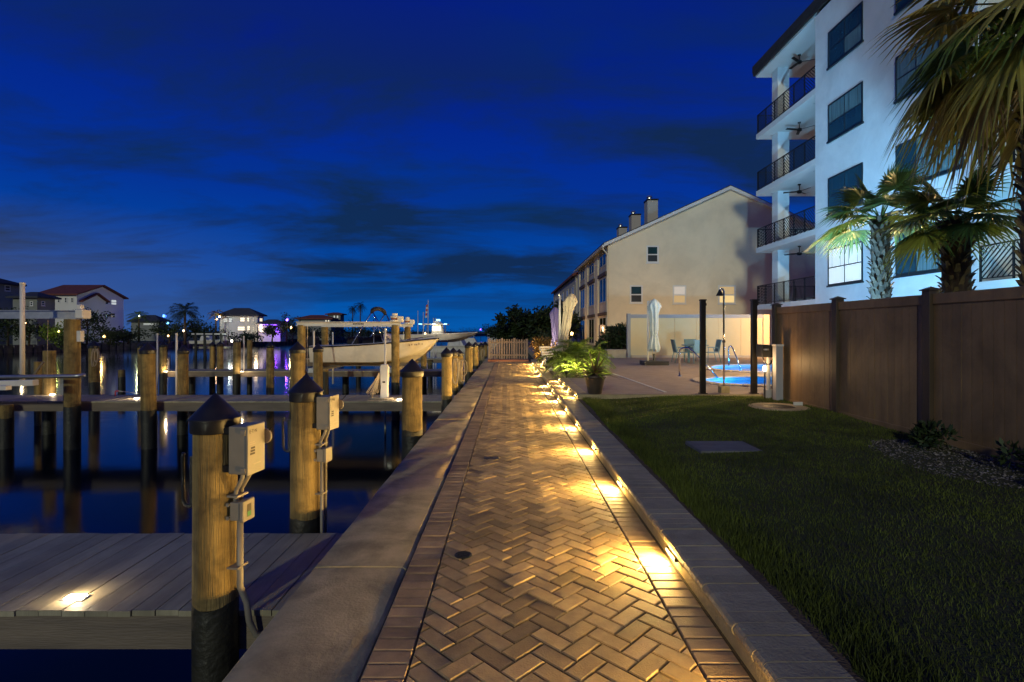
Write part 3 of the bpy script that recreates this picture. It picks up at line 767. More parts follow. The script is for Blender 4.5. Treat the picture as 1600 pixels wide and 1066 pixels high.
MB().lathe([(.035,0),(.035,.03),(0,.03)], (0,0,ZY(515,15.4)), 10).build('end_cap', M_white, t)
for px, Y, py0, py1, lab in ((246,20.5,522,560,'white guide pipe at the left deck light of the third dock'),(276,14.55,522,617,'white pipe standing beside the middle dock pile with a cap'),(381,23.0,526,578,'slim pale pipe by the right deck light of the third dock'),(35,12.3,443,592,'tall white guide pole at the left boat lift'),(490.5,16.8,518,560,'short white guide pole at the boat stern'),(520,21.0,520,545,'short white guide pole beyond the boat stern')):
    t = thing('guide_pole', lab, 'pole', (GX(px,Y), Y, 0), 0, 'white guide poles')
    r_ = .05 if px == 35 else .028
    MB().tube([(0,0,ZY(py1,Y)-(1.4 if px in (490.5,520,246) else .02)),(0,0,ZY(py0,Y))], r_, 12).build('tube', M_white, t, smooth=True)
    MB().lathe([(r_*1.15,-.02),(r_*1.15,.02),(0,.025)], (0,0,ZY(py0,Y)), 12).build('end_cap', M_white, t)
t = thing('red_hook', 'small red bent pipe end on the middle dock', 'pipe', (GX(180,14.2), 14.2, DZ))
MB().tube([(0,0,0),(0,0,.11),(.02,0,.13),(.09,0,.13)], .014, 8).build('bend', M_red, t, smooth=True)
MB().tube([(.09,0,.13),(.75,-.2,.09)], .008, 6).build('rod', M_white, t)
# ---- left boat lift
Yb = 12.95
t = thing('boat_lift', 'empty boat lift with a pale top beam at the left edge', 'boat lift', (0,0,0))
zb0, zb1 = ZY(498,Yb), ZY(485,Yb)
MB().box(-17,GX(129,Yb),Yb-.012,Yb+.012,zb0,zb1).box(-17,GX(129,Yb),Yb-.08,Yb+.08,zb1-.014,zb1+.002).box(-17,GX(129,Yb),Yb-.08,Yb+.08,zb0-.002,zb0+.014).build('top_beam', M_alu, t)
MB().box(GX(124,Yb),GX(136,Yb),Yb-.14,Yb+.14,ZY(498,Yb),ZY(484,Yb)).build('motor_box', M_white, t, bevel=.02)
MB().box(GX(122,Yb),GX(129,Yb),Yb-.06,Yb+.06,ZY(484,Yb),ZY(476,Yb)).build('gear_cover', M_white, t, bevel=.02)
MB().box(GX(125,Yb),GX(134,Yb),Yb-.16,Yb-.04,ZY(534,Yb),ZY(517,Yb)).build('switch_box', M_white, t, bevel=.01)
MB().tube([(GX(124,Yb),Yb-.2,ZY(534,Yb)),(GX(124,Yb),Yb-.2,-1.6)], .018, 8).build('conduit', M_white, t)
MB().tube([(-16,12.2,ZY(592,12.2)),(GX(118,12.2),12.2,ZY(588,12.2)),(GX(132,12.2),12.2,ZY(586,12.2))], .045, 10).build('cradle_pipe', M_alu, t, smooth=True)
MB().bar((-16,12.0,ZY(606,12)),(GX(56,12),12.0,ZY(598,12)), .16,.13).build('bunk', M_white, t, bevel=.01)
MB().bar((-16,11.7,ZY(609,11.7)),(GX(14,11.7),11.7,ZY(606,11.7)), .14,.10).build('bunk', M_white, t, bevel=.01)
for px in (72,104): MB().tube([(GX(px,13),13.05,zb0),(GX(px-1,13),13.05,ZY(588,13))], .006, 5).build('cable', M_rope, t)
MB().bar((GX(50,13),13,ZY(590,13)),(GX(68,13),13,ZY(566,13)),.05,.04).build('strut', M_fascia, t)

# ================================================================== boats
def hull(mb_len, beam, zkeel, zs0, zs1, n=22):
    # bow toward +x; returns verts rows: keel, chine, sheer for both sides
    b = MB(); rows = []
    for i in range(n+1):
        t = i/n; x = -mb_len/2+mb_len*t
        taper = (1-max(0,(t-.50)/.50)**2.3)
        hb = beam/2*taper*(.94+.06*min(1,t*4)); sheer = zs0+(zs1-zs0)*t**1.6
        rise = max(0,(t-.62)/.38)**2.1
        zk = zkeel+(sheer-.06-zkeel)*rise; zc = zkeel+.16+(sheer-.03-zkeel-.16)*max(0,(t-.5)/.5)**2.0
        fl = max(0,(t-.55)/.45)
        xb = x+ .0
        zc = max(zc, zk+.004)
        ch = hb*(.90-.34*fl)
        row = [(xb,0,zk),(xb,-ch*.55,zk+(zc-zk)*.6),(xb,-ch,zc),(xb,-ch-.02,zc+.03*(1-fl)),(xb,-(hb*.97-(hb*.97-ch)*.45*fl),zc+(sheer-zc)*.55),(xb,-hb,sheer-.06),(xb,-hb-.02,sheer-.05),(xb,-hb-.02,sheer-.01),(xb,-hb+.01,sheer)]
        rows.append(row)
    return rows
def boat_mesh(rows, m=MB):
    b = MB(); k = len(rows[0]); n = len(rows)
    for sgn in (1,-1):
        base = len(b.v)
        for r in rows: b.v += [(x,y*sgn,z) for x,y,z in r]
        for i in range(n-1):
            for j in range(k-1): b.f.append((base+i*k+j, base+(i+1)*k+j, base+(i+1)*k+j+1, base+i*k+j+1))
    tr = [p for p in rows[0]]+[(x,-y,z) for x,y,z in reversed(rows[0][1:])]
    b.add(tr, [tuple(range(len(tr)))])
    return b
def deck_mesh(rows, inset=.20, drop=.0):
    b = MB(); k = len(rows)
    for r in rows:
        x, y, z = r[-1]; y = min(y, -.0)
        b.v += [(x,y,z-.001),(x,y*max(0,1-inset/max(.05,abs(y))) if abs(y)>inset else 0,z+.012),(x,-y*max(0,1-inset/max(.05,abs(y))) if abs(y)>inset else 0,z+.012),(x,-y,z-.001)]
    for i in range(k-1):
        for j in (0,2): b.f.append((i*4+j,(i+1)*4+j,(i+1)*4+j+1,i*4+j+1))
        if i > k*.62 or i < 1: b.f.append((i*4+1,(i+1)*4+1,(i+1)*4+2,i*4+2))
    return b
Yc = 18.75
bx0, bx1 = GX(480,17.6), GX(686,18.75); blen = bx1-bx0
bt = thing('motor_boat', 'white open motor boat raised on a lift with folded navy bimini', 'boat', ((bx0+bx1)/2, Yc, 0))
rows = hull(blen, 2.15, ZY(574,17.7), ZY(541,17.7), ZY(527.5,18.6))
boat_mesh(rows).build('hull', M_gel, bt, smooth=True, auto=28)
deck_mesh(rows).build('deck', M_gel, bt)
zs = ZY(541,17.7)
b = MB().box(-blen/2+.1,blen*.1,-.85,.85,zs-.45,zs-.43); b.build('cockpit_floor', M_gel, bt)
# rub rail
MB().tube([(r[6][0],r[6][1]-.008,r[6][2]+.02) for r in rows], .022, 6).build('rub_rail', M_bronze, bt)
MB().tube([(r[6][0],-r[6][1]+.008,r[6][2]+.02) for r in rows], .022, 6).build('rub_rail', M_bronze, bt)
MB().prism([(-.55,zs-.42),(.25,zs-.42),(.25,zs+.02),(.12,zs+.36),(-.10,zs+.40),(-.22,zs+.30),(-.5,zs+.25)], 'y', -.36, .36).build('console', M_canvas, bt, bevel=.05)
MB().prism([(.20,zs+.02),(.75,zs+.02),(.62,zs+.16),(.32,zs+.42),(.22,zs+.40)], 'y', -.42, .42).build('console_front', M_gel, bt, bevel=.05)
ws = MB().prism([(.24,zs+.36),(.27,zs+.36),(.12,zs+.62),(.09,zs+.62)], 'y', -.36, .36).build('windshield', M_glass, bt)
MB().prism([(-1.05,zs-.4),(-.62,zs-.4),(-.62,zs+.10),(-.70,zs+.30),(-1.02,zs+.30)], 'y', -.45, .45).build('seat', M_canvas, bt, bevel=.05)
zt_ = ZY(488,18.2)
for s in (-1,1):
    y = s*.95
    MB().tube([(GX(549,17.8)-bt.location.x,y,zs+.03),(GX(556,17.8)-bt.location.x,y,zs+.28),(GX(581,17.8)-bt.location.x,y,zt_)], .020, 8).build('bimini_leg', M_chrome, bt, smooth=True)
    MB().tube([(GX(600,17.8)-bt.location.x,y,zs+.05),(GX(583,17.8)-bt.location.x,y,zt_)], .016, 8).build('bimini_leg', M_chrome, bt, smooth=True)
    MB().tube([(GX(584,17.8)-bt.location.x,y,zs+.05),(GX(584,17.8)-bt.location.x,y,zt_-.25)], .016, 8).build('bimini_leg', M_chrome, bt, smooth=True)
    MB().tube([(GX(612,17.8)-bt.location.x,y,zs+.06),(GX(585,17.8)-bt.location.x,y,zt_-.1)], .014, 8).build('bimini_leg', M_chrome, bt, smooth=True)
    # roll of canvas arching over
ax_ = GX(581,17.8)-bt.location.x
MB().tube([(ax_,-.97+1.94*k/14,zt_-.02+.16*math.sin(math.pi*k/14)**.5) for k in range(15)], [.05]+[.075]*13+[.05], 10).build('bimini_canvas', M_canvas, bt, smooth=True)
MB().tube([(blen*.20,-.86,zs+.13),(blen*.30,-.82,zs+.24),(blen*.42,-.50,zs+.31),(blen*.485,0,zs+.33),(blen*.42,.50,zs+.31),(blen*.30,.82,zs+.24),(blen*.20,.86,zs+.13)], .014, 6).build('bow_rail', M_chrome, bt, smooth=True)
om = MB().prism([(-blen/2-.42,zs-.10),(-blen/2-.05,zs-.12),(-blen/2-.05,zs+.25),(-blen/2-.15,zs+.34),(-blen/2-.40,zs+.28)], 'y', -.20, .20).build('outboard_motor', M_canvas, bt, bevel=.05)
MB().prism([(-blen/2-.30,zs-.75),(-blen/2-.12,zs-.75),(-blen/2-.10,zs-.11),(-blen/2-.34,zs-.11)], 'y', -.06, .06).build('leg', M_canvas, om)
# registration characters, only a few pixels each
i_ = int(len(rows)*.74)
for k in range(8):
    if k in (2,6): continue
    xx = blen*.285+k*.055
    r_ = min(rows, key=lambda r: abs(r[0][0]-xx)); 
    MB().bar((xx,r_[5][1]-.016,r_[5][2]-.10),(xx+.035,r_[5][1]-.004,r_[5][2]-.10),.012,.05).build('registration_mark', M_inkg, bt)
# lift under the boat
bl_ = thing('boat_lift', 'four-pile boat lift carrying the white motor boat', 'boat lift', (0,0,0))
for Yl, lab in ((17.0,0),(21.3,1)):
    z0_, z1_ = (ZY(509.5,17.0), ZY(503,17.0)) if lab == 0 else (ZY(511,21.3), ZY(506.5,21.3))
    xa, xb = (GX(464,17),GX(626,17)) if lab == 0 else (GX(503,21.3),GX(645,21.3))
    MB().box(xa,xb,Yl-.015,Yl+.015,z0_,z1_).box(xa,xb,Yl-.09,Yl+.09,z1_-.02,z1_+.003).box(xa,xb,Yl-.09,Yl+.09,z0_-.003,z0_+.02).build('top_beam', M_white, bl_)
    if lab == 0:
        for k in range(9):
            if k in (1,4): continue
            x = GX(552,17)+k*.042; MB().box(x,x+.028,Yl-.094,Yl-.091,(z0_+z1_)/2-.025,(z0_+z1_)/2+.025) 
        for k in range(7): MB().box(GX(552,17)+k*.05,GX(552,17)+k*.05+.032,Yl-.018,Yl-.0155,(z0_+z1_)/2-.025,(z0_+z1_)/2+.02).build('printed_mark', M_ink, bl_)
    for px in ((617,) if lab == 0 else (637,)):
        x = GX(px,Yl)
        for k, (rr, hh, mm) in enumerate(((.16,.05,M_white),(.13,.06,M_redbrick),(.15,.05,M_white),(.09,.08,M_white))):
            MB().lathe([(rr,0),(rr,hh),(rr*.7,hh+.005)], (x,Yl,z1_+.005+k*.062), 14).build('motor_cover', mm, bl_)
        MB().box(x+.10,x+.26,Yl-.12,Yl+.12,z1_-.02,z1_+.18).build('gear_box', M_white, bl_, bevel=.02)
    for px in (478,612) if lab == 0 else (515,632):
        x = GX(px,Yl); MB().tube([(x,Yl+.12*(1-2*lab),z0_),(x,Yl+.12*(1-2*lab),.32)], .007, 5).build('cable', M_alu, bl_)
MB().box(GX(482,17.1),GX(482,17.1)+.16,17.05,21.25,.20,.34).build('cradle_beam', M_alu, bl_)
MB().box(GX(606,17.1),GX(606,17.1)+.16,17.05,21.25,.20,.34).build('cradle_beam', M_alu, bl_)
for y in (18.2,19.3): MB().box(-6.9,-3.3,y-.06,y+.06,.345,.46).build('bunk', M_fascia, bl_)
# second boat further along
Y2 = 38.0; b2x1 = GX(746,Y2); b2l = 5.6
b2 = thing('motor_boat', 'lit white centre-console boat with hard top farther along the seawall', 'boat', (b2x1-b2l/2, Y2, 0))
rows2 = hull(b2l, 2.4, ZY(535,Y2), ZY(523,Y2), ZY(519,Y2))
boat_mesh(rows2).build('hull', M_gel, b2, smooth=True, auto=28); deck_mesh(rows2).build('deck', M_gel, b2)
z2 = ZY(522,Y2)
MB().prism([(-.5,z2-.3),(.5,z2-.3),(.3,z2+.55),(.1,z2+.95),(-.3,z2+.9)], 'y', -.5,.5).build('console', M_white, b2, bevel=.05)
MB().box(-1.2,.7,-.9,.9,ZY(508,Y2),ZY(506,Y2)).build('hard_top', M_white, b2, bevel=.04)
for x in (-1.0,.45):
    for y in (-.75,.75): MB().tube([(x,y,z2),(x*.9,y,ZY(508,Y2))], .03, 6).build('top_post', M_alu, b2)
for x, y in ((-1.15,-.92),(.62,-.92),(-.2,-.92)): MB().box(x-.10,x+.10,y-.02,y+.0,ZY(507.5,Y2),ZY(506,Y2)).build('strip_light', M_cyanl, b2)
MB().box(-.12,.12,-.12,.12,ZY(504,Y2),ZY(499,Y2)).build('beacon', M_cyanl, b2)
MB().box(-.35,.25,-.6,-.55,z2+.25,z2+.55).build('flood_lens', glow('flood',(1,.85,.55),1.6), b2)
lamp('lamp','POINT',b2,(-.1,-1.3,z2+.6),9,(1,.88,.6),size=.1); lamp('lamp','POINT',b2,(1.2,-2.0,z2+.6),14,(1,.85,.6),size=.1)  # second lamp has no fixture, added to lighten the dim hull
for k,(px,Y,py,lab) in enumerate(((653,60,487,'left slim mast among the boats beyond'),(661.5,60,489,'short slim mast beside the flag pole'),(677.5,44,499,'left of the two lit white poles by the far boat'),(681,44,499,'right of the two lit white poles by the far boat'))):
    t = thing('mast', lab, 'mast', (GX(px,Y), Y, 0)); MB().tube([(0,0,WZ),(0,0,ZY(py,Y))], [.06,.035], 6).build('pole', M_white, t); MB().lathe([(.05,0),(.05,.08),(0,.1)], (0,0,ZY(py,Y)), 6).build('truck', M_white, t)
t = thing('flag_pole', 'tall flag pole with a limp red and white striped flag by the boats', 'flag pole', (GX(669,55), 55, 0))
MB().tube([(0,0,WZ),(0,0,ZY(469,55))], [.07,.035], 6).build('pole', M_white, t)
for k in range(6):
    z = ZY(476,55)-k*.22
    MB().prism([(-.03-.02*k,z),(-.22-.02*k,z-.05),(-.20-.02*k,z-.28),(-.03-.01*k,z-.22)], 'y', -.05+.02*(k%2), .02+.02*(k%2)).build('flag_stripe', M_red if k%2 == 0 else M_white, t)
# far moored boats, low dark hulls with cabins
for i,(px,Y,ln) in enumerate(((640,62,6),(715,70,7),(735,85,7),(600,75,6),(772,95,6))):
    t = thing('moored_boat', '%s small boat moored in the distance, counting from the left' % ORD[[1,2,3,0,4][i]], 'boat', (GX(px,Y), Y, WZ), random.uniform(-.4,.4), 'boats moored far off')
    rr = hull(ln, 2.3, -.3, .8, 1.1, 12); boat_mesh(rr).build('hull', M_gel, t, smooth=True); deck_mesh(rr).build('deck', M_gel, t)
    MB().prism([(-1.2,.8),(1.2,.8),(.7,1.7),(-1.0,1.75)], 'y', -.7,.7).build('cabin', M_white, t, bevel=.05)
    MB().box(-1.1,.8,-.9,.9,2.2,2.28).build('hard_top', M_white, t)
    for x in (-1,.6):
        for y in (-.7,.7): MB().tube([(x,y,.8),(x,y,2.2)], .03, 5).build('top_post', M_alu, t)

# ================================================================== fence on the right
FX = 5.40; FT = ZY(480,10.5)
fence = thing('fence', 'tall brown vinyl privacy fence along the right of the lawn', 'fence', (0,0,0))
fy = [10.72,8.72,6.80,4.88,2.96,1.04,-.9]
bme = MB().prism([(-.068,-.012),(.068,-.012),(.068,.012),(-.068,.012)], 'z', .10, FT-.13)
bme.v = [(y,x,z) for x,y,z in bme.v]; bme = bme.mesh('board', M_fence)
for i, y in enumerate(fy):
    MB().box(FX-.065,FX+.065,y-.065,y+.065,0,FT+.045).build('post', M_fpost, fence, bevel=.004)
    MB().box(FX-.085,FX+.085,y-.085,y+.085,FT+.045,FT+.062).build('post_cap', M_fpost, fence)
    MB().add([(FX-.08,y-.08,FT+.0625),(FX+.08,y-.08,FT+.0625),(FX+.08,y+.08,FT+.0625),(FX-.08,y+.08,FT+.0625),(FX,y,FT+.10)],[(0,1,4),(1,2,4),(2,3,4),(3,0,4),(3,2,1,0)]).build('post_cap_top', M_fpost, fence)
    if i+1 < len(fy):
        y2 = fy[i+1]; n = 13; w = (y-y2-.13)/n
        for k in range(n):
            o = link('board', bme, fence); o.location = (FX+random.gauss(0,.0012), y2+.065+w*(k+.5), 0); o.scale = (1, (w-.005)/.136, 1)
        MB().box(FX-.03,FX+.03,y2+.066,y-.066,FT-.13,FT).build('top_rail', M_fence, fence, bevel=.004)
        MB().box(FX-.03,FX+.03,y2+.066,y-.066,.10,.24).build('bottom_rail', M_fence, fence, bevel=.004)
# bare posts by the pool
for px, Y, lab in ((1098,10.98,'left dark bare post between lawn and pool'),(1178,10.98,'right dark bare post between lawn and pool')):
    t = thing('post', lab, 'post', (GX(px,Y), Y, 0), 0, 'bare posts at the pool edge')
    MB().box(-.05,.05,-.05,.05,.1,ZY(470,Y)).build('shaft', M_bronze, t, bevel=.004)
    MB().box(-.06,.06,-.06,.06,ZY(470,Y),ZY(468,Y)).build('cap', M_bronze, t)
    MB().box(-.075,.075,-.075,.075,PZ+.001,PZ+.016).build('base_plate', M_bronze, t)
    MB().box(.05,.075,-.02,.02,ZY(474,Y)-.05,ZY(474,Y)).build('hinge', M_bronze, t)
# white end bollard and the machine
Ym = 10.35; t = thing('bollard', 'square white post at the pool end of the brown fence', 'post', (GX(1217,Ym)-.02, Ym, .1))
MB().box(-.07,.07,-.07,.07,0,ZY(541,Ym)-.1).build('shaft', M_greytrim, t, bevel=.006); MB().box(-.078,.078,-.078,.078,ZY(541,Ym)-.1,ZY(539,Ym)-.09).build('cap', M_white, t)
Ym = 10.6; t = thing('pool_heater_control', 'black control box with hose on a grey stand beside the white post', 'control box', (GX(1199,Ym), Ym, .2))
zc0 = ZY(558,Ym)-.2; zc1 = ZY(538,Ym)-.2
MB().prism([(-.17,zc0),(.10,zc0),(.14,zc0+.1),(.17,zc0+.1),(.17,zc0+.16),(.13,zc1-.02),(-.17,zc1)], 'y', -.13,.13).build('case', M_black, t, bevel=.012)
MB().box(-.08,.08,-.08,.08,zc1+.03,zc1+.05).box(-.02,.02,-.02,.02,zc1,zc1+.031).build('handle', M_white, t)
MB().lathe([(.05,0),(.05,.03),(0,.03)], n=14).build('dial', M_alu, t).location = (-.09,-.132,zc0+.14); t.children[-1].rotation_euler = (R(90),0,0)
MB().tube([(.02,0,.0),(.02,0,zc0)], .04, 10).build('stand', M_greytrim, t)
MB().box(-.05,.10,-.05,.07,.0,.18).build('foot', M_greytrim, t)
MB().tube([(-.14,-.10,zc0),(-.13,-.14,zc0-.08),(-.08,-.16,zc0-.14),(0,-.12,zc0-.13),(.05,-.08,zc0-.06)], .012, 7).build('hose', M_black, t, smooth=True)
# shower
Ys = F*(EYE-PZ)/(614-HY); t = thing('pool_shower', 'slim tall outdoor pool shower pole on a square block', 'shower', (GX(1131,Ys), Ys, PZ))
zt_ = ZY(452,Ys)-PZ
MB().box(-.09,.09,-.09,.09,0,.14).build('base', M_cap, t, bevel=.01)
MB().tube([(0,0,.14),(0,0,zt_-.05),(-.02,0,zt_),(-.05,0,zt_+.01),(-.08,0,zt_-.02)], .019, 10).build('pipe', M_chrome, t, smooth=True)
MB().lathe([(.02,.0),(.03,-.03),(.075,-.12),(.07,-.13),(0,-.13)], (-.085,0,zt_-.01), 14).build('shower_head', M_canvas, t)
MB().box(-.035,.025,-.03,.03,1.05,1.10).build('valve', M_chrome, t, bevel=.008)
# handrails
def rail(label, pts, Y):
    t = thing('pool_handrail', label, 'handrail', (0,0,0), 0, 'pool handrails')
    for dy in (-.0,):
        MB().tube([(GX(px,y),y,ZY(py,y)) for px,py,y in pts], .024, 10).build('tube', M_chrome, t, smooth=True)
    x = GX(pts[0][0],pts[0][2]); MB().lathe([(.06,0),(.055,.02),(.03,.025)], (x,pts[0][2],PZ), 14).build('flange', M_chrome, t)
Yr = F*(EYE-PZ)/(588-HY)
rail('left chrome pool handrail by the nearer basin', [(1062,588,Yr),(1061,552,Yr),(1063,546,Yr-.05),(1069,543.5,Yr-.1),(1076,544,Yr-.2),(1084,550,Yr-.3),(1122,591,Yr-.7)], Yr)
Yr = F*(EYE-PZ)/(571-HY)
rail('right chrome pool handrail by the farther basin', [(1139,570,Yr-.1),(1138,548,Yr-.1),(1139,542,Yr-.15),(1142,540.5,Yr-.2),(1145,544,Yr-.3),(1158,578,Yr-.9)], Yr)
# table and chairs
def patio_chair(label, x, y, rz):
    t = thing('patio_chair', label, 'chair', (x,y,PZ), rz, 'chairs at the pool table')
    for sx in (-.24,.24):
        MB().tube([(sx,-.24,0),(sx,-.22,.62),(sx,.16,.62),(sx,.22,.40)], .016, 7).build('leg', M_wicker, t, smooth=True)
        MB().tube([(sx,.30,0),(sx,.20,.40),(sx,.32,.95)], .016, 7).build('leg', M_wicker, t, smooth=True)
    MB().box(-.22,.22,-.22,.22,.40,.43).build('seat', M_wicker, t)
    MB().add([(-.22,.22,.44),(.22,.22,.44),(.22,.32,.94),(-.22,.32,.94),(-.22,.24,.44),(.22,.24,.44),(.22,.34,.94),(-.22,.34,.94)],[(0,1,2,3),(7,6,5,4),(0,4,5,1),(2,6,7,3),(1,5,6,2),(0,3,7,4)]).build('backrest', M_wicker, t)
Yt = 21.9; tx = GX(1086,Yt)
t = thing('patio_table', 'round pale patio table by the panel wall', 'table', (tx,Yt,PZ))
MB().lathe([(.52,.69),(.54,.70),(.54,.72),(0,.72)], n=30).build('table_top', M_wicker, t)
for k in range(4):
    a = k*1.57+.4; MB().tube([(.38*math.cos(a),.38*math.sin(a),0),(.30*math.cos(a),.30*math.sin(a),.69)], .02, 7).build('leg', M_wicker, t)
for k,(dx,dy,rz,l_) in enumerate(((-.62,-.05,1.57,'teal sling chair on the left of the patio table'),(.66,-.05,-1.57,'teal sling chair on the right of the patio table'),(-.12,-.62,3.14,'teal sling chair at the near side of the patio table'),(.12,.66,0,'teal sling chair at the far side of the patio table'))):
    patio_chair(l_, tx+dx, Yt+dy, rz)
# ---- closed umbrellas
def umbrella(label, x, y, h, m, lean=0, leany=0, arm=True, s=1.0, base=True, mdx=-.22):
    t = thing('closed_umbrella', label, 'umbrella', (x,y,PZ))
    if base:
        MB().box(-.46,.46,-.42,.42,0,.15).build('base', M_black, t, bevel=.02)
        MB().tube([(0,0,.15),(0,0,.42)], .05, 12).build('socket', M_black, t)
    if arm:
        MB().tube([(mdx,.05,.1),(mdx,.05,h*.97)], .04, 12).build('mast', M_white, t, smooth=True)
        MB().tube([(mdx,.05,h*.95),(0,.0,h*.985)], .025, 8).build('arm', M_white, t)
        if base: MB().bar((mdx,.05,.16),(0,.0,.16),.06,.04).build('cross_bar', M_black, t)
    else:
        MB().tube([(0,0,.1),(0,0,h*.3)], .03, 10).build('mast', M_white, t)
    prof = [(.0,.03),(.02,.10),(.07,.22),(.12,.25),(.17,.20),(.23,.155),(.33,.15),(.45,.15),(.55,.12),(.62,.15),(.72,.20),(.78,.21)]
    n = 48; vs = []; m_ = len(prof)
    for i,(d,r) in enumerate(prof):
        z = h*(1-d)*1.0
        for k in range(n):
            a = 2*math.pi*k/n; pl = 1+(.26 if d > .1 else .05)*math.cos(8*a+.9*math.sin(i*.7))*min(1,d*5)+.08*math.sin(3*a+i)
            zz = z+(.07*math.cos(8*a) if i == m_-1 else 0)
            vs.append((r*s*pl*math.cos(a)+lean*(1-d), r*s*pl*math.sin(a)+leany*(1-d), zz))
    fs = [(i*n+k,i*n+(k+1)%n,(i+1)*n+(k+1)%n,(i+1)*n+k) for i in range(m_-1) for k in range(n)]+[tuple(range(n-1,-1,-1))]
    MB().add(vs, fs).build('canopy', m, t, smooth=True)
    MB().lathe([(.135*s,0),(.14*s,.03),(.135*s,.06)], (lean*.45,leany*.45,h*.44), 20, False).build('strap', m, t)
Yu = F*(EYE-PZ)/(570-HY); umbrella('closed pale blue-grey cantilever umbrella on a dark base by the pool', GX(1022,Yu), Yu, ZY(467,Yu)-PZ, M_teal, s=.95)
umbrella('closed cream umbrella leaning behind the bright green palms', GX(873,17.6), 17.6, ZY(458,17.6)-PZ, M_cream, lean=.42, s=.86, mdx=.04)
umbrella('closed violet umbrella behind the cream one', GX(867,21.5), 21.5, ZY(480,21.5)-PZ, M_purple, arm=False, s=.8, base=True)

# ================================================================== panel wall, hedge behind the pool
Yw = 26.0
t = thing('panel_wall', 'pale yellow-lit panel wall with grey frame behind the pool', 'wall', (0,0,0))
xa, xb = GX(985,Yw), GX(1192,Yw); zt_ = ZY(497,Yw)
npn = 6; w = (xb-xa)/npn
for k in range(npn): MB().box(xa+w*k+.006,xa+w*(k+1)-.006,Yw,Yw+.08,PZ-.02,zt_).build('panel', M_screen, t)
MB().box(xa-.13,xb+.02,Yw-.03,Yw+.16,zt_+.002,zt_+.17).build('top_trim', M_greytrim, t)
MB().box(xa-.16,xa-.002,Yw-.06,Yw+.16,PZ,zt_+.21).build('end_post', M_greytrim, t)
MB().box(xb+.004,xb+.3,Yw-.05,Yw+.16,PZ,zt_+.17).build('end_post', M_screen, t)
MB().box(xa,xb,Yw-.25,Yw-.03,PZ-.02,PZ+.10).build('planting_kerb', M_coping, t)

# ================================================================== townhouse row
TY0 = 42.0; TX0 = GX(950,TY0); RXT = GX(1140,TY0); EZ = ZY(383,TY0); RZ = ZY(297,TY0); TX1 = 2*RXT-TX0; TY1 = 60.0
def window(parent, p0, ux, w, h, nrm, frame_m, glass_m, bars=1, cross=True, fr=.06, vb=0, proud=.03):
    # p0 lower-left corner on the wall plane, ux unit along the wall, up = z, nrm outward
    ux = Vector(ux); nr = Vector(nrm); p0 = Vector(p0); up = Vector((0,0,1))
    def slab(m, u0,u1,v0,v1,d0,d1):
        vs = []
        for d in (d0,d1):
            for u,v in ((u0,v0),(u1,v0),(u1,v1),(u0,v1)): vs.append(p0+ux*u+up*v+nr*d)
        return m.add(vs, [(0,1,2,3),(7,6,5,4),(0,4,5,1),(1,5,6,2),(2,6,7,3),(3,7,4,0)])
    m = MB()
    slab(m,0,fr,0,h,.0,proud+.02); slab(m,w-fr,w,0,h,.0,proud+.02); slab(m,fr,w-fr,0,fr,.0,proud+.02); slab(m,fr,w-fr,h-fr,h,.0,proud+.02)
    for k in range(bars): 
        u = w*(k+1)/(bars+1); slab(m,u-fr*.4,u+fr*.4,fr,h-fr,.0,proud+.012)
    if cross: slab(m,fr,w-fr,h*.48-fr*.4,h*.48+fr*.4,.0,proud+.010)
    for k in range(vb):
        u = w*(k+.5)/vb; slab(m,u-.012,u+.012,h*.48,h-fr,.0,proud+.006)
    wn = m.build('window', frame_m, parent)
    cols = bars+1
    for c in range(cols):
        for r_ in range(2 if cross else 1):
            u0, u1 = w*c/cols+fr*.45, w*(c+1)/cols-fr*.45
            v0, v1 = (0,h) if not cross else ((0,h*.48) if r_ == 0 else (h*.48,h))
            g_ = glass_m[(c+r_*cols) % len(glass_m)] if isinstance(glass_m,(list,tuple)) else glass_m
            slab(MB(),u0,u1,v0+fr*.45,v1-fr*.45,.004,.022).build('pane', g_, wn)
    m = MB(); slab(m,-.05,w+.05,-.07,-.002,.0,proud+.05); m.build('sill', frame_m, wn)
    return wn
th = thing('townhouse', 'beige three-storey townhouse row with gable end and roof chimneys', 'townhouse', (0,0,0))
MB().prism([(TX0,-.05),(TX1,-.05),(TX1,EZ),(RXT,RZ),(TX0,EZ)], 'y', TY0, TY1).build('wall', M_beige, th)
sl = (RZ-EZ)/(RXT-TX0)
MB().prism([(TX0-.35,EZ-.35*sl+.02),(RXT,RZ+.02),(TX1+.35,EZ-.35*sl+.02),(TX1+.35,EZ-.35*sl+.26),(RXT,RZ+.27),(TX0-.35,EZ-.35*sl+.26)], 'y', TY0-.25, TY1+.3).build('roof', M_wframe, th)
MB().prism([(TX0-.4,EZ-.4*sl+.27),(RXT,RZ+.28),(TX1+.4,EZ-.4*sl+.27),(TX1+.4,EZ-.4*sl+.33),(RXT,RZ+.35),(TX0-.4,EZ-.4*sl+.33)], 'y', TY0-.2, TY1+.3).build('shingles', M_roofd, th)
MB().tube([(TX0-.42,TY0-.2,EZ-.1),(TX0-.42,TY1+.3,EZ-.1)], .09, 8).build('gutter', M_wframe, th)
MB().tube([(TX0-.42,TY0-.12,EZ-.1),(TX0-.40,TY0-.08,EZ-.35),(TX0-.05,TY0-.08,EZ-.75),(TX0-.05,TY0-.08,-.05)], .06, 8).build('downpipe', M_beige, th)
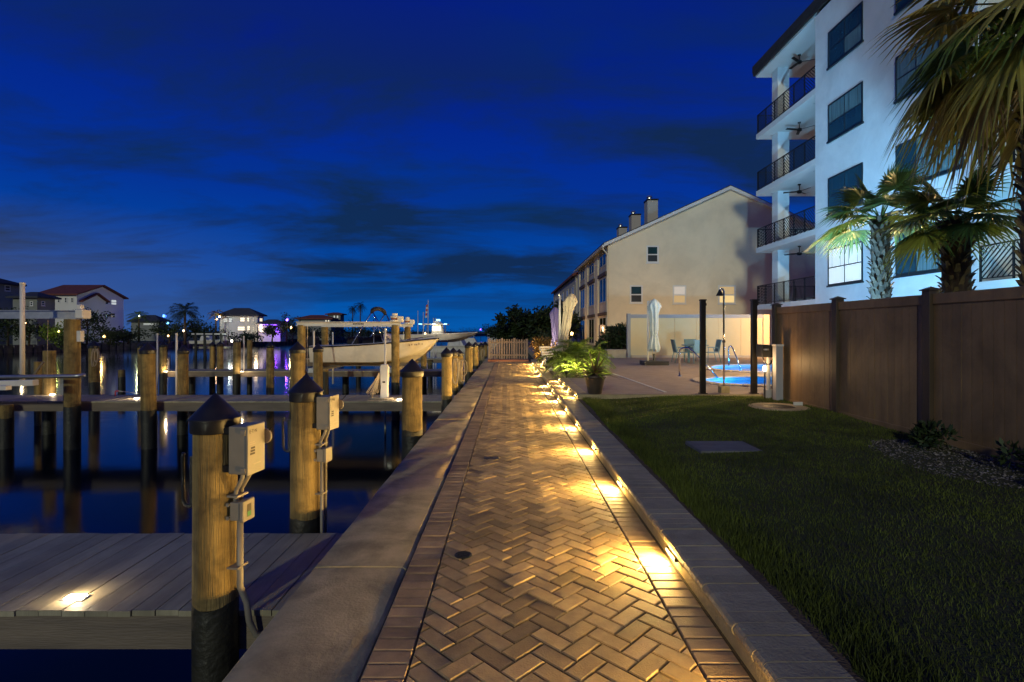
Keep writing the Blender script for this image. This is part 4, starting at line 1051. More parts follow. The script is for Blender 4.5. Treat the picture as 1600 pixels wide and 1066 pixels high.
for k,(Yc_,pyt) in enumerate(((46.5,311),(52.5,334),(58.5,354))):
    x = 12.45; zt_ = ZY(pyt,Yc_); zr = EZ+(x-TX0)*sl
    c = MB().box(x-.45,x+.45,Yc_-.55,Yc_+.55,zr-.4,zt_-.25).build('chimney', M_beige2, th)
    MB().box(x-.5,x+.5,Yc_-.6,Yc_+.6,zt_-.25,zt_-.12).build('crown', M_bronze, c)
    MB().lathe([(.16,zt_-.12),(.16,zt_+.1),(.26,zt_+.12),(.2,zt_+.25),(0,zt_+.27)], (x-.15,Yc_,0), 12).build('flue', M_alu, c)
def gwin(px0,px1,py0,py1,gl):
    x0, x1 = GX(px0,TY0), GX(px1,TY0); window(th, (x0,TY0,ZY(py1,TY0)), (1,0,0), x1-x0, ZY(py0,TY0)-ZY(py1,TY0), (0,-1,0), M_wframe, gl, bars=0, cross=True, fr=.11)
M_curt = mat('curtained_glass',(.05,.055,.06),.15)
gwin(1010,1029,384,411,[M_curt,M_glass]); gwin(984,1004,446,474,[M_curt,M_glass]); gwin(1051,1072,446,475,[mat('dim_blind',(.3,.25,.17),.6,emit=(1,.66,.28),es=.34),M_litwin3]); gwin(1122,1149,446,475,[mat('lit_blind',(.4,.33,.2),.6,emit=(1,.70,.28),es=.62),mat('dim_blind',(.3,.25,.17))])
# street-side bay windows, one bay per dwelling
for k in range(3):
    y0 = TY0+.35+6*k
    for z0_, hh in ((6.85,1.4),(3.85,2.1),(.3,2.4)):
        window(th, (TX0,y0+3.4,z0_), (0,-1,0), 3.1, hh, (-1,0,0), M_beige2, M_dwin, bars=1, cross=False, fr=.10)
    MB().box(TX0-.16,TX0-.002,y0,y0+3.7,6.02,6.30).build('awning', M_brownrf, th)
    MB().box(TX0-.16,TX0-.002,y0,y0+3.7,2.8,3.05).build('awning', M_brownrf, th)
    MB().box(TX0-.05,TX0-.002,y0+.1,y0+3.6,3.06,3.78).build('spandrel_panel', M_beige2, th)
    MB().box(TX0-.05,TX0-.002,y0+.1,y0+3.6,6.31,6.80).build('spandrel_panel', M_beige2, th)
    MB().box(TX0-.10,TX0-.002,y0+4.0,y0+5.4,-.05,EZ-.5).build('pier', M_beige, th)
# next row beyond, a little lower
t2 = thing('townhouse', 'second townhouse row continuing beyond the nearer gable', 'townhouse', (0,0,0))
x0 = TX0-.1
MB().prism([(x0,-.05),(x0+18,-.05),(x0+18,8.0),(x0+9,11.5),(x0,8.0)], 'y', 61.5, 92).build('wall', M_beige2, t2)
MB().prism([(x0-.4,7.85),(x0+9,11.55),(x0+18.4,7.85),(x0+18.4,8.15),(x0+9,11.9),(x0-.4,8.15)], 'y', 61.2, 92.3).build('roof', M_terracotta, t2)
for k in range(5):
    for z0_, hh in ((5.6,1.4),(2.9,1.9)): window(t2, (x0,65.5+6*k,z0_), (0,-1,0), 2.6, hh, (-1,0,0), M_beige, M_dwin, bars=1, cross=False, fr=.12)
# dark wooden screen and hedge between townhouse and panel wall
t = thing('garden_wall', 'dark low garden wall with a lit pillar left of the panel wall', 'wall', (0,0,0))
Yg = 30.0
MB().box(GX(944,Yg),GX(986,Yg),Yg,Yg+.2,PZ,ZY(510,Yg)).build('screen', M_bronze, t)
MB().box(GX(936,Yg),GX(944,Yg)-.01,Yg-.3,Yg+.1,PZ,ZY(508,Yg)).build('pillar', M_gate, t)
MB().box(GX(939,Yg),GX(941,Yg),Yg-.36,Yg-.302,ZY(520,Yg),ZY(511,Yg)).build('wall_lamp', M_litwin, t)
lamp('lamp','POINT',t,(GX(940,Yg),Yg-.5,ZY(514,Yg)),6,(1,.7,.4),size=.05)
t = thing('storage_box', 'low pale deck storage box left of the panel wall', 'storage box', (GX(962,25.6),25.6,PZ))
MB().box(-.45,.45,-.3,.3,0,.34).build('box', M_cream, t, bevel=.02); MB().box(-.48,.48,-.33,.33,.342,.40).build('lid', M_cream, t, bevel=.02)

# ================================================================== apartment building
AX = 13.5; AY0 = 4.0; AYC = 23.4; AY1 = 29.0; FH = 3.1; S1 = 2.95   # corner, far end, storey, first slab top
SL = [S1+FH*k for k in range(4)]; ROOF = S1+4*FH+.05
LY0, LY1 = 8.2, 15.3       # recessed loggia range
ap = thing('apartment_building', 'white four-storey apartment block with corner balconies and dark roof eave', 'apartment building', (0,0,0))
# facade pieces: corner strip + loggia walls
MB().box(AX,AX+14,LY1,AYC,-.05,ROOF).build('wall', M_stucco, ap)
MB().box(AX,AX+14,AY0,LY0,-.05,ROOF).build('wall', M_stucco, ap)
MB().box(AX+1.9,AX+14,LY0+.001,LY1-.001,-.05,ROOF).build('wall', M_stucco, ap)
MB().box(AX+.0,AX+1.899,LY0+.001,LY1-.001,-.05,S1-.25).build('wall', M_stucco, ap)
for k, z in enumerate(SL):
    MB().box(AX,AX+1.898,LY0+.002,LY1-.002,z-.24,z).build('loggia_slab', M_soffit, ap)
# roof
MB().box(AX-.14,AX+14,AY0-.5,AY1+.15,ROOF+.25,ROOF+.62).build('roof', M_roofd, ap)
MB().prism([(AX-.1,ROOF+.62),(AX+14,ROOF+.62),(AX+7,ROOF+2.2)], 'y', AY0-.4, AY1+.12).build('roof_slope', M_roofd, ap)
MB().box(AX-.02,AX+5.6,AYC+.001,AY1+.02,ROOF-.02,ROOF+.248).build('balcony_soffit', M_soffit, ap)
MB().box(AX-.12,AX-.021,AY0,AY1+.12,ROOF+.08,ROOF+.248).build('eave_board', M_roofd, ap)
BX1 = AX+3.7
for k, z in enumerate(SL):
    s_ = MB().box(AX,AX+5.6,AYC+.001,AY1,z-.26,z).build('balcony_slab', M_soffit, ap)
    for (x,y) in ((AX+.55,AY1-.6),(AX+.55,AYC+1.0),(AX+2.6,AYC+1.2),(AX+2.4,AY1-.8)):
        MB().lathe([(.07,z-.262),(.07,z-.268),(0,z-.268)], (x,y,0), 10).build('downlight', M_alu, s_)
    MB().box(AX+.60,AX+1.20,AY1-1.15,AY1-.55,z,z+FH-.262 if k < 3 else ROOF-.021).build('column', M_stucco, ap)
    MB().box(BX1-.55,BX1+2,AY1-.9,AY1-.3,z,z+FH-.262 if k < 3 else ROOF-.021).build('column', M_stucco, ap)
for x,y in ((AX+.9,AY1-.85),(BX1+.4,AY1-.6),(AX+.9,AYC+.6)):
    MB().box(x-.32,x+.32,y-.32,y+.32,-.05,S1-.262).build('column', M_stucco, ap)
MB().box(AX+3.0,AX+5.6,AYC+.6,AY1-.3,-.05,S1-.262).build('ground_wall', M_beige2, ap)
# chevron railings
def railing(parent, a, b, z, h=1.02, flip=False):
    a = Vector((a[0],a[1],z)); b = Vector((b[0],b[1],z)); L_ = (b-a).length; d = (b-a).normalized()
    rl = MB(); rl.bar(a+Vector((0,0,h)), b+Vector((0,0,h)), .05, .04); rl.bar(a+Vector((0,0,.09)), b+Vector((0,0,.09)), .04, .03)
    ro = rl.build('railing', M_rail, parent)
    n = max(1, round(L_/.95)); w = L_/n
    for i in range(n+1):
        p = a+d*(w*i); MB().bar(p+Vector((0,0,0)), p+Vector((0,0,h+.02)), .045, .045, (1,0,0)).build('baluster_post', M_rail, ro)
    for i in range(n):
        m = MB(); up = (i % 2 == 0) ^ flip; sp_ = .16; hh = h-.15
        c = -w
        t_ = -w
        while t_ < hh:
            # slanted bar v = t_ + u (or mirrored), clipped to the panel
            u0, v0 = (0, t_) if t_ >= 0 else (-t_, 0); u1, v1 = (w, t_+w) if t_+w <= hh else (hh-t_, hh)
            if u1-u0 > .03:
                if not up: u0, u1 = w-u0, w-u1
                m.bar(a+d*(w*i+u0)+Vector((0,0,.11+v0)), a+d*(w*i+u1)+Vector((0,0,.11+v1)), .020, .026)
            t_ += sp_
        m.build('chevron_bars', M_rail, ro)
for k, z in enumerate(SL):
    railing(ap, (AX+.06,AYC+.03), (AX+.06,AY1-.06), z)
    railing(ap, (AX+.08,AY1-.06), (BX1-.56,AY1-.06), z)
    railing(ap, (AX+.06,LY0+.03), (AX+.06,LY1-.03), z, flip=True)
# ceiling fans
for k in range(4):
    zc_ = (SL[k+1]-.262) if k < 3 else ROOF-.021
    f = thing('ceiling_fan', 'dark three-blade ceiling fan on the %s balcony' % ['lowest','second lowest','second highest','highest'][k], 'ceiling fan', (AX+1.05,26.6,zc_), k*.5+.2, 'ceiling fans on the balconies')
    MB().lathe([(.08,0),(.07,-.05),(.02,-.06),(.02,-.30),(.11,-.32),(.12,-.42),(.07,-.46),(0,-.46)], n=14).build('motor', M_bronze, f)
    for j in range(3):
        a = j*2.094; c, s = math.cos(a), math.sin(a)
        m = MB().box(.10,.72,-.065,.065,-.375,-.36); m.v = [(x*c-y*s, x*s+y*c, z_+y*.25) for x,y,z_ in m.v]; m.build('blade', M_bronze, f)
# balcony furniture seen as a dark hint
# facade windows
def fwin(y_far, w, z0_, h, gl, bars, vb): return window(ap, (AX,y_far,z0_), (0,-1,0), w, h, (-1,0,0), M_frame, gl, bars=bars, cross=True, fr=.055, vb=vb, proud=.02)
M_curtain = mat('curtain_glass',(.17,.26,.26),.25,col2=(.07,.13,.13),scale=2,stretch=(1,9,.3))
for k in range(4):
    zt_ = [4.98,7.97,11.06,14.12][k]; z0_ = [3.45,6.45,9.52,12.62][k]
    gl = [[M_litwin2],[M_glass,M_glass],[M_glass,M_glass,M_curtain,M_curtain],[M_glass,M_curtain,M_glass,M_glass]][k]
    fwin(22.42, 2.18, z0_, zt_-z0_, gl, 1, 4)
    fwin(18.50, 2.75, z0_, zt_-z0_, [M_glass,M_curtain,M_curtain] if k != 2 else [M_curtain], 2, 0)
    # loggia doors
    window(ap, (AX+1.9,14.6,SL[k]+.02), (0,-1,0), 3.2, 2.3, (-1,0,0), M_frame, [M_glass,M_curtain], bars=2, cross=False, fr=.07, proud=.02)
    fwin(7.4, 2.4, z0_, zt_-z0_, [M_glass], 2, 0)

# landscape floods behind the fence wash the white facade
def flood(label, x, y, e, col, aim, grp='floodlights behind the fence', spr=125):
    t = thing('floodlight', label, 'floodlight', (x,y,PZ if y > PYN else -.08), 0, grp)
    MB().tube([(0,0,0),(0,0,.25)], .02, 8).build('stake', M_bronze, t)
    d = Vector(aim).normalized(); c = Vector((0,0,.32))
    MB().bar(c-d*.05, c+d*.05, .26, .18).build('head', M_bronze, t)
    MB().bar(c+d*.0505, c+d*.053, .22, .14).build('lens', glow('flood_cool_lens',(.5,.85,1),6), t)
    lamp('lamp','AREA',t,tuple(c+d*.07),e,col,aim=aim,size=.2,spread=spr)
CY = (.20,.66,1)
flood('low floodlight behind the fence aimed at the balcony corner', 6.5, 11.75, 410, (.22,.60,1), (6.9,12.6,9.4), spr=84)
flood('low floodlight behind the fence aimed at the middle of the white wall', 10.4, 11.9, 135, (.18,.60,1), (3.1,6.0,5.5))
flood('low floodlight behind the fence aimed at the near end of the white wall', 10.4, 9.6, 105, CY, (3.4,3.5,4.0))
flood('low floodlight behind the fence under the nearest palms', 9.6, 7.2, 100, CY, (5,1.0,4.0))
# warm soffit lamp under the lowest balcony lights the pool side
t = thing('soffit_light', 'warm lamp under the lowest corner balcony', 'light', (AX+.5,AYC+.7,S1-.262))
MB().lathe([(.14,0),(.13,-.03),(.11,-.04)], n=16).build('housing', M_white, t); MB().lathe([(.11,-.0405),(0,-.0405)], n=16, cap=False).build('lens', M_warmlens, t)
lamp('lamp','POINT',t,(-.4,0,-.35),420,(1,.54,.15),size=.12)
t = thing('equipment_lamp', 'small warm lamp glowing under the black control box', 'light', (GX(1195,10.45),10.45,.2))
MB().tube([(0,0,0),(0,0,.55)], .012, 6).build('stem', M_bronze, t); MB().lathe([(.02,.55),(.035,.57),(.035,.63),(.015,.66),(0,.66)], n=12).build('lens', M_warmlens, t)
lamp('lamp','POINT',t,(-.12,-.02,.72),12,(1,.60,.24),size=.05)
t = thing('added_deck_lamp', 'added unseen warm lamp on a short post right of the pools behind the fence', 'lamp', (11.7,15.3,PZ))  # added out of sight to brighten the far lawn and patio
MB().tube([(0,0,0),(0,0,1.9)], .035, 10).build('post', M_bronze, t); MB().box(-.10,.10,-.10,.10,1.9,2.1).build('head', M_bronze, t, bevel=.02); MB().box(-.106,-.1005,-.08,.08,1.92,2.07).build('lens', M_warmlens, t)
lamp('lamp','AREA',t,(-.13,0,2.0),850,(1,.66,.26),aim=(-1,-.25,-.18),size=.15,spread=170)
for i_,(x_0,y_0) in enumerate(((9.5,37.5),(14.5,38),(5.4,45.5),(5.4,54))):
    t = thing('path_lamp', ('left warm ground lamp behind the panel wall at the townhouse gable','right warm ground lamp behind the panel wall at the townhouse gable','nearer warm path lamp along the townhouse window side','farther warm path lamp along the townhouse window side')[i_], 'lamp', (x_0,y_0,PZ), 0, 'lamps around the townhouse')
    MB().tube([(0,0,0),(0,0,.9)], .03, 8).build('post', M_bronze, t); MB().lathe([(.05,.9),(.12,.95),(.12,1.1),(.03,1.2),(0,1.2)], n=12).build('lens', M_amberl, t)
    lamp('lamp','POINT',t,(0,-.25,1.2),(110,110,75,75)[i_],(1,.58,.2),size=.1)

# ================================================================== plants
def fan_leaf(b, hub, d, up, L_, n=26, spread=2.2, droop=.35, fold=.5, w=.075):
    d = Vector(d).normalized(); up = Vector(up); s = d.cross(up).normalized(); u = s.cross(d).normalized()
    for k in range(n):
        a = -spread+2*spread*k/(n-1)+random.gauss(0,.02)
        l_ = L_*(.62+.38*math.cos(a*.62))*random.uniform(.9,1.05)
        dr = (d*math.cos(a)+s*math.sin(a)); nz_ = u
        prev = []
        dg = droop*random.uniform(.6,1.5)
        for q in range(5):
            t = q/4; p = hub+dr*(l_*t)+nz_*(-fold*.12*l_*abs(math.sin(a))*t)+Vector((0,0,-droop*.6*l_*t*t-(dg*.6*l_*(t-.4)**2*2 if t > .4 else 0)))
            ww = w*(.22+1.5*t if t < .5 else .97*(1-t)*2+.03)*L_
            side = nz_.cross(dr).normalized()
            prev.append((p-side*ww*.5, p+nz_*ww*.22, p+side*ww*.5))
        base = len(b.v)
        for a3 in prev: b.v += [tuple(x) for x in a3]
        for q in range(4):
            o = base+q*3
            b.f += [(o,o+3,o+4,o+1),(o+1,o+4,o+5,o+2)]
def fan_palm(label, x, y, z0, zc_, tr, nf, L_, pet, seed, dead=0, boots=True, mats=None, lowest=-.7, group='fan palms behind the fence', tilt=(0,0)):
    random.seed(seed)
    t = thing('fan_palm', label, 'palm tree', (x,y,z0), 0, group); h = zc_-z0
    m = MB(); m.tube([(tilt[0]*k/8,tilt[1]*k/8,h*k/8) for k in range(9)], [tr*(1.12-.1*k/8+random.uniform(-.04,.04)) for k in range(9)], 14); m.build('trunk', M_trunk, t, smooth=True)
    c = Vector((tilt[0],tilt[1],h))
    if boots:
        m = MB()
        for k in range(int(h/.085)*5):
            a = k*2.399; z = h*(k/(int(h/.085)*5)); rr = tr*1.05; o = Vector((math.cos(a),math.sin(a),0)); s = Vector((-o.y,o.x,0)); p = o*rr*.85+Vector((tilt[0]*z/h,tilt[1]*z/h,z))
            l_ = random.uniform(.10,.2); w = random.uniform(.035,.06); e = p+o*random.uniform(.06,.15)+Vector((0,0,l_))
            m.add([p-s*w,p+s*w,e+s*w*.5,e-s*w*.5,p-s*w-o*.03,p+s*w-o*.03,e+s*w*.4-o*.03,e-s*w*.4-o*.03],[(0,1,2,3),(7,6,5,4),(0,4,5,1),(1,5,6,2),(2,6,7,3),(3,7,4,0)])
        m.build('boot_stubs', M_trunk, t)
    for k in range(nf):
        f = k/nf; a = k*2.399+random.uniform(-.3,.3); el = math.asin(max(-1,min(1, .96+(lowest-.96)*f)))+random.gauss(0,.08)
        d = Vector((math.cos(a)*math.cos(el), math.sin(a)*math.cos(el), math.sin(el)))
        pl = pet*random.uniform(.85,1.15); sag = .25*pl*math.cos(el)
        pts = [c+d*(pl*q/4)+Vector((0,0,-sag*(q/4)**2)) for q in range(5)]
        b = MB(); b.tube(pts, [.022,.017,.013,.011,.009], 5)
        d2 = (pts[4]-pts[3]).normalized()
        up = Vector((0,0,1)) if abs(d2.z) < .9 else Vector((-math.cos(a),-math.sin(a),0))
        isdead = f > 1-dead
        fan_leaf(b, pts[4], d2+Vector((0,0,-.1)), up, L_*random.uniform(.85,1.1)*(.85 if isdead else 1), droop=(.75 if isdead else (.14+.22*f if lowest > -.5 else .26+.35*f)), fold=1.0 if isdead else .5, spread=1.3 if isdead else 2.0, n=30)
        b.build('frond', (M_dead if isdead else (mats[k%len(mats)] if mats else M_fan)), t, fix=False)
    return t
fan_palm('small green fan palm lit from below in front of the white wall', GX(1376,13), 13, 0, ZY(345,13), .19, 20, .86, .80, 11, dead=.0, boots=True, lowest=.0)
fan_palm('thick-trunked fan palm with stubbled trunk beside the small palm', GX(1500,10), 10, 0, ZY(345,10), .21, 18, .85, .6, 12, dead=.0, boots=True, lowest=-.12, tilt=(-.1,0))
fan_palm('big shaggy fan palm with drooping brown fronds at the upper right', GX(1632,6.6), 6.6, 0, ZY(15,6.6), .2, 32, 1.06, .92, 15, dead=.20, boots=True, mats=[M_fand,M_fand,M_fan], lowest=-.90)
for i,(x,y,e,aim,lab) in enumerate(((8.3,12.0,14,(.5,.9,3.2),'uplight at the foot of the small fan palm'),(8.0,9.2,16,(.5,.8,2.8),'uplight at the foot of the thick-trunked palm'),(5.75,6.3,42,(.8,.3,4.2),'added unseen uplight behind the fence under the big shaggy palm'))):  # the big palm's uplight is added to lighten its fronds
    t = thing('palm_uplight', lab, 'uplight', (x,y,PZ if y > PYN else -.08), 0, 'uplights under the palms')
    MB().tube([(0,0,0),(0,0,.2)], .015, 6).build('stake', M_bronze, t); MB().lathe([(.04,.18),(.06,.24),(.06,.30)], n=12).build('head', M_bronze, t); MB().lathe([(.058,.292),(0,.292)], n=12, cap=False).build('lens', M_warmlens, t)
    lamp('lamp','SPOT',t,(0,0,.33),e*3,(.92,1,.42),aim=aim,size=.05,spot=95,blend=.8)
random.seed(21)
def pinnate(b, base, d, L_, droop, n=26, lw=.018, ll=.34):
    d = Vector(d).normalized(); pts = []
    for q in range(9):
        t = q/8; pts.append(Vector(base)+d*(L_*t)+Vector((0,0,-droop*L_*t*t)))
    b.tube(pts, [.012*(1-.8*q/8)+.002 for q in range(9)], 5)
    for k in range(n):
        t = .16+.84*k/n; q = min(7,int(t*8)); fr = t*8-q; p = pts[q].lerp(pts[q+1],fr); tg = (pts[q+1]-pts[q]).normalized()
        s = tg.cross(Vector((0,0,1))); s = s.normalized() if s.length > .01 else Vector((1,0,0))
        for sg in (-1,1):
            l_ = ll*L_*(.35+.65*math.sin(math.pi*min(1,t*1.05)))*random.uniform(.85,1.1)
            e = (s*sg*.8+tg*.65+Vector((0,0,random.uniform(-.1,.28)))).normalized(); w = tg*lw*L_
            mid = p+e*l_*.55; tip = p+e*l_+Vector((0,0,-.22*l_))
            i = len(b.v); b.v += [tuple(p-w*.5),tuple(p+w*.5),tuple(mid+w*.6),tuple(mid-w*.6),tuple(tip)]; b.f += [(i,i+1,i+2,i+3),(i+3,i+2,i+4)]
def feather_palm(label, x, y, z0, h, nf, L_, m, seed, group, stems=1, trunk_m=None, droop=.5, tr=.05, name='feather_palm', lows=-.1):
    random.seed(seed); t = thing(name, label, 'palm', (x,y,z0), 0, group)
    for s in range(stems):
        ox, oy = (0,0) if stems == 1 else (random.gauss(0,.18),random.gauss(0,.18)); hh = h*random.uniform(.8,1.1)
        MB().tube([(ox*.6,oy*.6,0),(ox*.9,oy*.9,hh*.5),(ox,oy,hh)], [tr*1.2,tr,tr*.85], 8).build('trunk', trunk_m or M_trunk, t, smooth=True)
        for k in range(nf):
            a = k*2.399+random.uniform(-.3,.3); el = math.asin(.95+(lows-.95)*(k+.5)/nf)
            b = MB(); pinnate(b, (ox,oy,hh), (math.cos(a)*math.cos(el),math.sin(a)*math.cos(el),math.sin(el)), L_*random.uniform(.8,1.1), droop*random.uniform(.8,1.2)); b.build('frond', m, t, fix=False)
    return t
for i,(px,Y,h,L_,lab) in enumerate(((925,16.2,.55,.95,'right bright green feather palm spotlit behind the potted plant'),(902,17.0,.75,1.0,'tallest bright green feather palm in front of the cream umbrella'),(878,16.4,.45,.9,'left bright green feather palm beside the patio step'),(912,15.2,.22,.75,'low front green feather palm beside the pot'))):
    feather_palm(lab, GX(px,Y), Y, PZ, h, 11, L_, M_leaf, 30+i, 'feather palms on the patio', stems=2, droop=.55)
# soil bed under them and its spotlights
sheet('planting_bed', [[(GX(868,17.6),17.9),(GX(868,15.6),14.9),(GX(920,14.6),14.6),(GX(955,15.5),15.4),(GX(945,17.8),17.9)]], PZ+.004, M_soil, kind='structure')
for i,(px,Y,e,lab) in enumerate(((927,14.3,90,'bright spotlight at the foot of the right feather palm'),(885,14.6,80,'spotlight among the left feather palms'),(850,20.8,50,'small spotlight among the orange shrubs'))):
    t = thing('garden_spotlight', lab, 'spotlight', (GX(px,Y), Y, PZ), 0, 'garden spotlights')
    MB().tube([(0,0,0),(0,0,.12)], .012, 6).build('stake', M_bronze, t); MB().lathe([(.03,.10),(.05,.16),(.05,.20)], n=12).build('head', M_bronze, t); MB().lathe([(.048,.195),(0,.195)], n=12, cap=False).build('lens', M_coollens, t)
    lamp('lamp','SPOT',t,(0,-.05,.26),e*3.2,(1,.85,.45),aim=(0,1,.48),size=.05,spot=110,blend=.7)
def leaf_bush(label, x, y, z0, r, h, m, n, seed, name='shrub', cat='shrub', group=None, ls=.07):
    random.seed(seed); t = thing(name, label, cat, (x,y,z0), 0, group); b = MB(); st = MB()
    for k in range(7):
        a = random.uniform(0,6.28); st.tube([(0,0,0),(r*.3*math.cos(a),r*.3*math.sin(a),h*.5),(r*.6*math.cos(a),r*.6*math.sin(a),h*.85)], [.02*h,.014*h,.006*h], 5)
    st.build('stem', M_trunk, t)
    cl_ = [(random.gauss(0,.42)*r,random.gauss(0,.42)*r,h*random.uniform(.25,.9)) for _ in range(9)]
    for _ in range(n):
        c = random.choice(cl_); v = Vector((random.gauss(0,1),random.gauss(0,1),random.gauss(0,1))).normalized()*random.random()**.4*r*.42
        p = Vector(c)+v
        if p.z < .02: p.z = .02+random.random()*.1
        d = (v.normalized()+Vector((random.gauss(0,.6),random.gauss(0,.6),random.gauss(.3,.5)))).normalized(); s = d.cross(Vector((random.gauss(0,1),random.gauss(0,1),random.gauss(0,1)))).normalized(); l_ = ls*random.uniform(.6,1.4)
        i = len(b.v); b.v += [tuple(p),tuple(p+d*l_*.5+s*l_*.22),tuple(p+d*l_),tuple(p+d*l_*.5-s*l_*.22)]; b.f.append((i,i+1,i+2,i+3))
    b.build('crown', m, t, fix=False); return t
for i,(px,Y,r,h,m,lab) in enumerate(((838,24.0,.55,1.0,M_croton,'orange and green croton shrub right of the wooden gate'),(852,21.8,.5,.95,M_croton,'orange croton shrub between gate and feather palms'),(866,20.2,.55,.9,M_leaf,'leafy green shrub left of the feather palms'),(845,26.0,.7,1.3,M_hedge,'dark green shrub behind the croton by the gate'))):
    leaf_bush(lab, GX(px,Y)+.3, Y, .12, r, h, m, 900, 50+i, group='shrubs by the gate', ls=.13)
for i,px in enumerate((950,962,975)):
    leaf_bush('%s dark hedge plant behind the low storage box' % ('left','middle','right')[i], GX(px,29.4), 29.4, PZ, .55, 1.65, M_hedge, 900, 70+i, name='hedge', cat='hedge', group='hedge by the panel wall', ls=.16)
for i,(x,y,r,h,lab) in enumerate(((4.95,6.3,.24,.26,'low dark shrub at the fence beyond the gravel'),(5.05,4.9,.26,.28,'low dark shrub at the fence right of the gravel'),(4.6,4.2,.2,.18,'small dark groundcover plant in front of the fence shrubs'))):
    leaf_bush(lab, x, y, lawn_z(x,y)-.01, r, h, M_hedge, 700, 60+i, group='shrubs at the fence', ls=.07)
# potted cordyline
Yq = F*(EYE-PZ)/(617-HY); t = thing('plant_pot', 'dark glazed flared plant pot at the lawn corner of the patio', 'plant pot', (GX(932,Yq), Yq+.2, PZ))
MB().lathe([(.135,0),(.145,.02),(.20,.30),(.225,.34),(.235,.345),(.235,.375),(.215,.378),(.205,.35),(.195,.335),(0,.335)], n=30).build('vessel', M_pot, t, smooth=True, auto=40)
MB().lathe([(.19,.338),(0,.345)], n=20, cap=False).build('soil', M_soil, t)
t = thing('spiky_plant', 'spiky reddish cordyline growing in the dark pot', 'plant', (GX(932,Yq), Yq+.2, PZ+.34)); random.seed(5)
MB().tube([(0,0,-.02),(0,0,.10)], .02, 8).build('stem', M_trunk, t)
for k in range(46):
    a = k*2.399; el = math.asin(.98-1.0*(k/46)); d = Vector((math.cos(a)*math.cos(el),math.sin(a)*math.cos(el),math.sin(el))); l_ = random.uniform(.40,.62); s = d.cross(Vector((0,0,1)))
    s = s.normalized() if s.length > .01 else Vector((1,0,0)); b = MB(); vs = []
    for q in range(5):
        f = q/4; p = Vector((0,0,.08))+d*l_*f+Vector((0,0,-.30*l_*f*f*math.cos(el))); w = .028*(.5+1.2*f if f < .4 else (1-f)*1.6+.02); vs += [p-s*w,p+Vector((0,0,-w*.4)),p+s*w]
    b.add(vs, [(q*3+j,q*3+j+3,q*3+j+4,q*3+j+1) for q in range(4) for j in (0,1)]); b.build('leaf', (M_cord,M_cord,M_leaf)[k%3], t, fix=False)
# white folding chair by the step
t = thing('deck_chair', 'small white slatted deck chair beside the patio step', 'chair', (GX(858,19.0),19.0,PZ), .5)
for sx in (-.22,.22):
    MB().bar((sx,-.2,0),(sx,.3,.72),.03,.05).build('leg', M_white, t); MB().bar((sx,.25,0),(sx,-.15,.42),.03,.05).build('leg', M_white, t)
for k in range(6): MB().bar((-.22,-.15+.07*k,.38),(.22,-.15+.07*k,.38),.05,.02).build('slat', M_white, t)
for k in range(4): MB().bar((-.22,.10+.06*k,.45+.085*k),(.22,.10+.06*k,.45+.085*k),.02,.06).build('back_slat', M_white, t)
# ---- gate across the path
Yg = 28.0
t = thing('gate', 'brown wooden picket gate closing the far end of the path', 'gate', (0,Yg,0))
xa, xb = GX(763,Yg), GX(825,Yg)
n = 16
for k in range(n):
    x = xa+(xb-xa)*(k+.5)/n; hh = 1.06+.05*math.sin(math.pi*(k+.5)/n); b = k in (0,5,10,15)
    MB().box(x-(.06 if b else .035),x+(.06 if b else .035),-.02-(.03 if b else 0),.01+(.03 if b else 0),.05,hh+(.06 if b else 0)).build('picket', M_gate, t)
for z in (.22,.90): MB().box(xa,xb,.0105,.05,z,z+.09).build('rail', M_gate, t)
st = MB().box(GX(762,26.6),1.0,26.6,27.4,-.05,.10).build('brick_step', M_redbrick, bevel=.01, label='low red brick step before the wooden gate', cat='step')

# ================================================================== far trees beyond the gate
def blob_tree(label, x, y, z0, h, r, m, seed, n=1500, group='dark trees beyond the gate', ls=.4, trunk=.12, cz=.68):
    random.seed(seed); t = thing('tree', label, 'tree', (x,y,z0), 0, group)
    tr_ = MB().tube([(0,0,0),(.1,0,h*.35),(0,.1,h*.7)], [trunk*1.3,trunk,trunk*.6], 8)
    for k in range(5):
        a = k*1.25; tr_.tube([(.05,0,h*.4),(r*.4*math.cos(a),r*.4*math.sin(a),h*.62),(r*.7*math.cos(a),r*.7*math.sin(a),h*.8)], [trunk*.6,trunk*.4,.02], 6)
    tr_.build('trunk', M_trunk, t); b = MB()
    cl_ = [Vector((random.gauss(0,.45)*r,random.gauss(0,.45)*r,h*(cz+random.gauss(0,.14)))) for _ in range(22)]
    for _ in range(n):
        c = random.choice(cl_); v = Vector((random.gauss(0,1),random.gauss(0,1),random.gauss(0,.8))).normalized()*random.random()**.45*r*.36; p = c+v
        d = Vector((random.gauss(0,1),random.gauss(0,1),random.gauss(0,1))).normalized(); s = d.orthogonal().normalized(); l_ = ls*random.uniform(.5,1.3)
        i = len(b.v); b.v += [tuple(p),tuple(p+d*l_*.5+s*l_*.25),tuple(p+d*l_),tuple(p+d*l_*.5-s*l_*.25)]; b.f.append((i,i+1,i+2,i+3))
    b.build('crown', m, t, fix=False)
for i,(px,Y,py,r,lab) in enumerate(((815,48,470,1.6,'round-headed dark tree left of the tree clump beyond the gate'),(838,52,480,2.2,'dark middle tree of the clump beyond the gate'),(860,46,462,2.2,'tall dark tree right in the clump beyond the gate'),(876,56,478,2.0,'dark tree against the second townhouse row'),(793,70,500,2.2,'low distant tree left of the clump beyond the gate'),(775,110,507,3.0,'faint low tree at the far end of the canal'))):
    blob_tree(lab, GX(px,Y), Y, -.1, ZY(py,Y)+.1-.6, r, M_hedge, 80+i, 3600, cz=.58)
for i,(px,Y,e) in enumerate(((856,44,6),)): pass

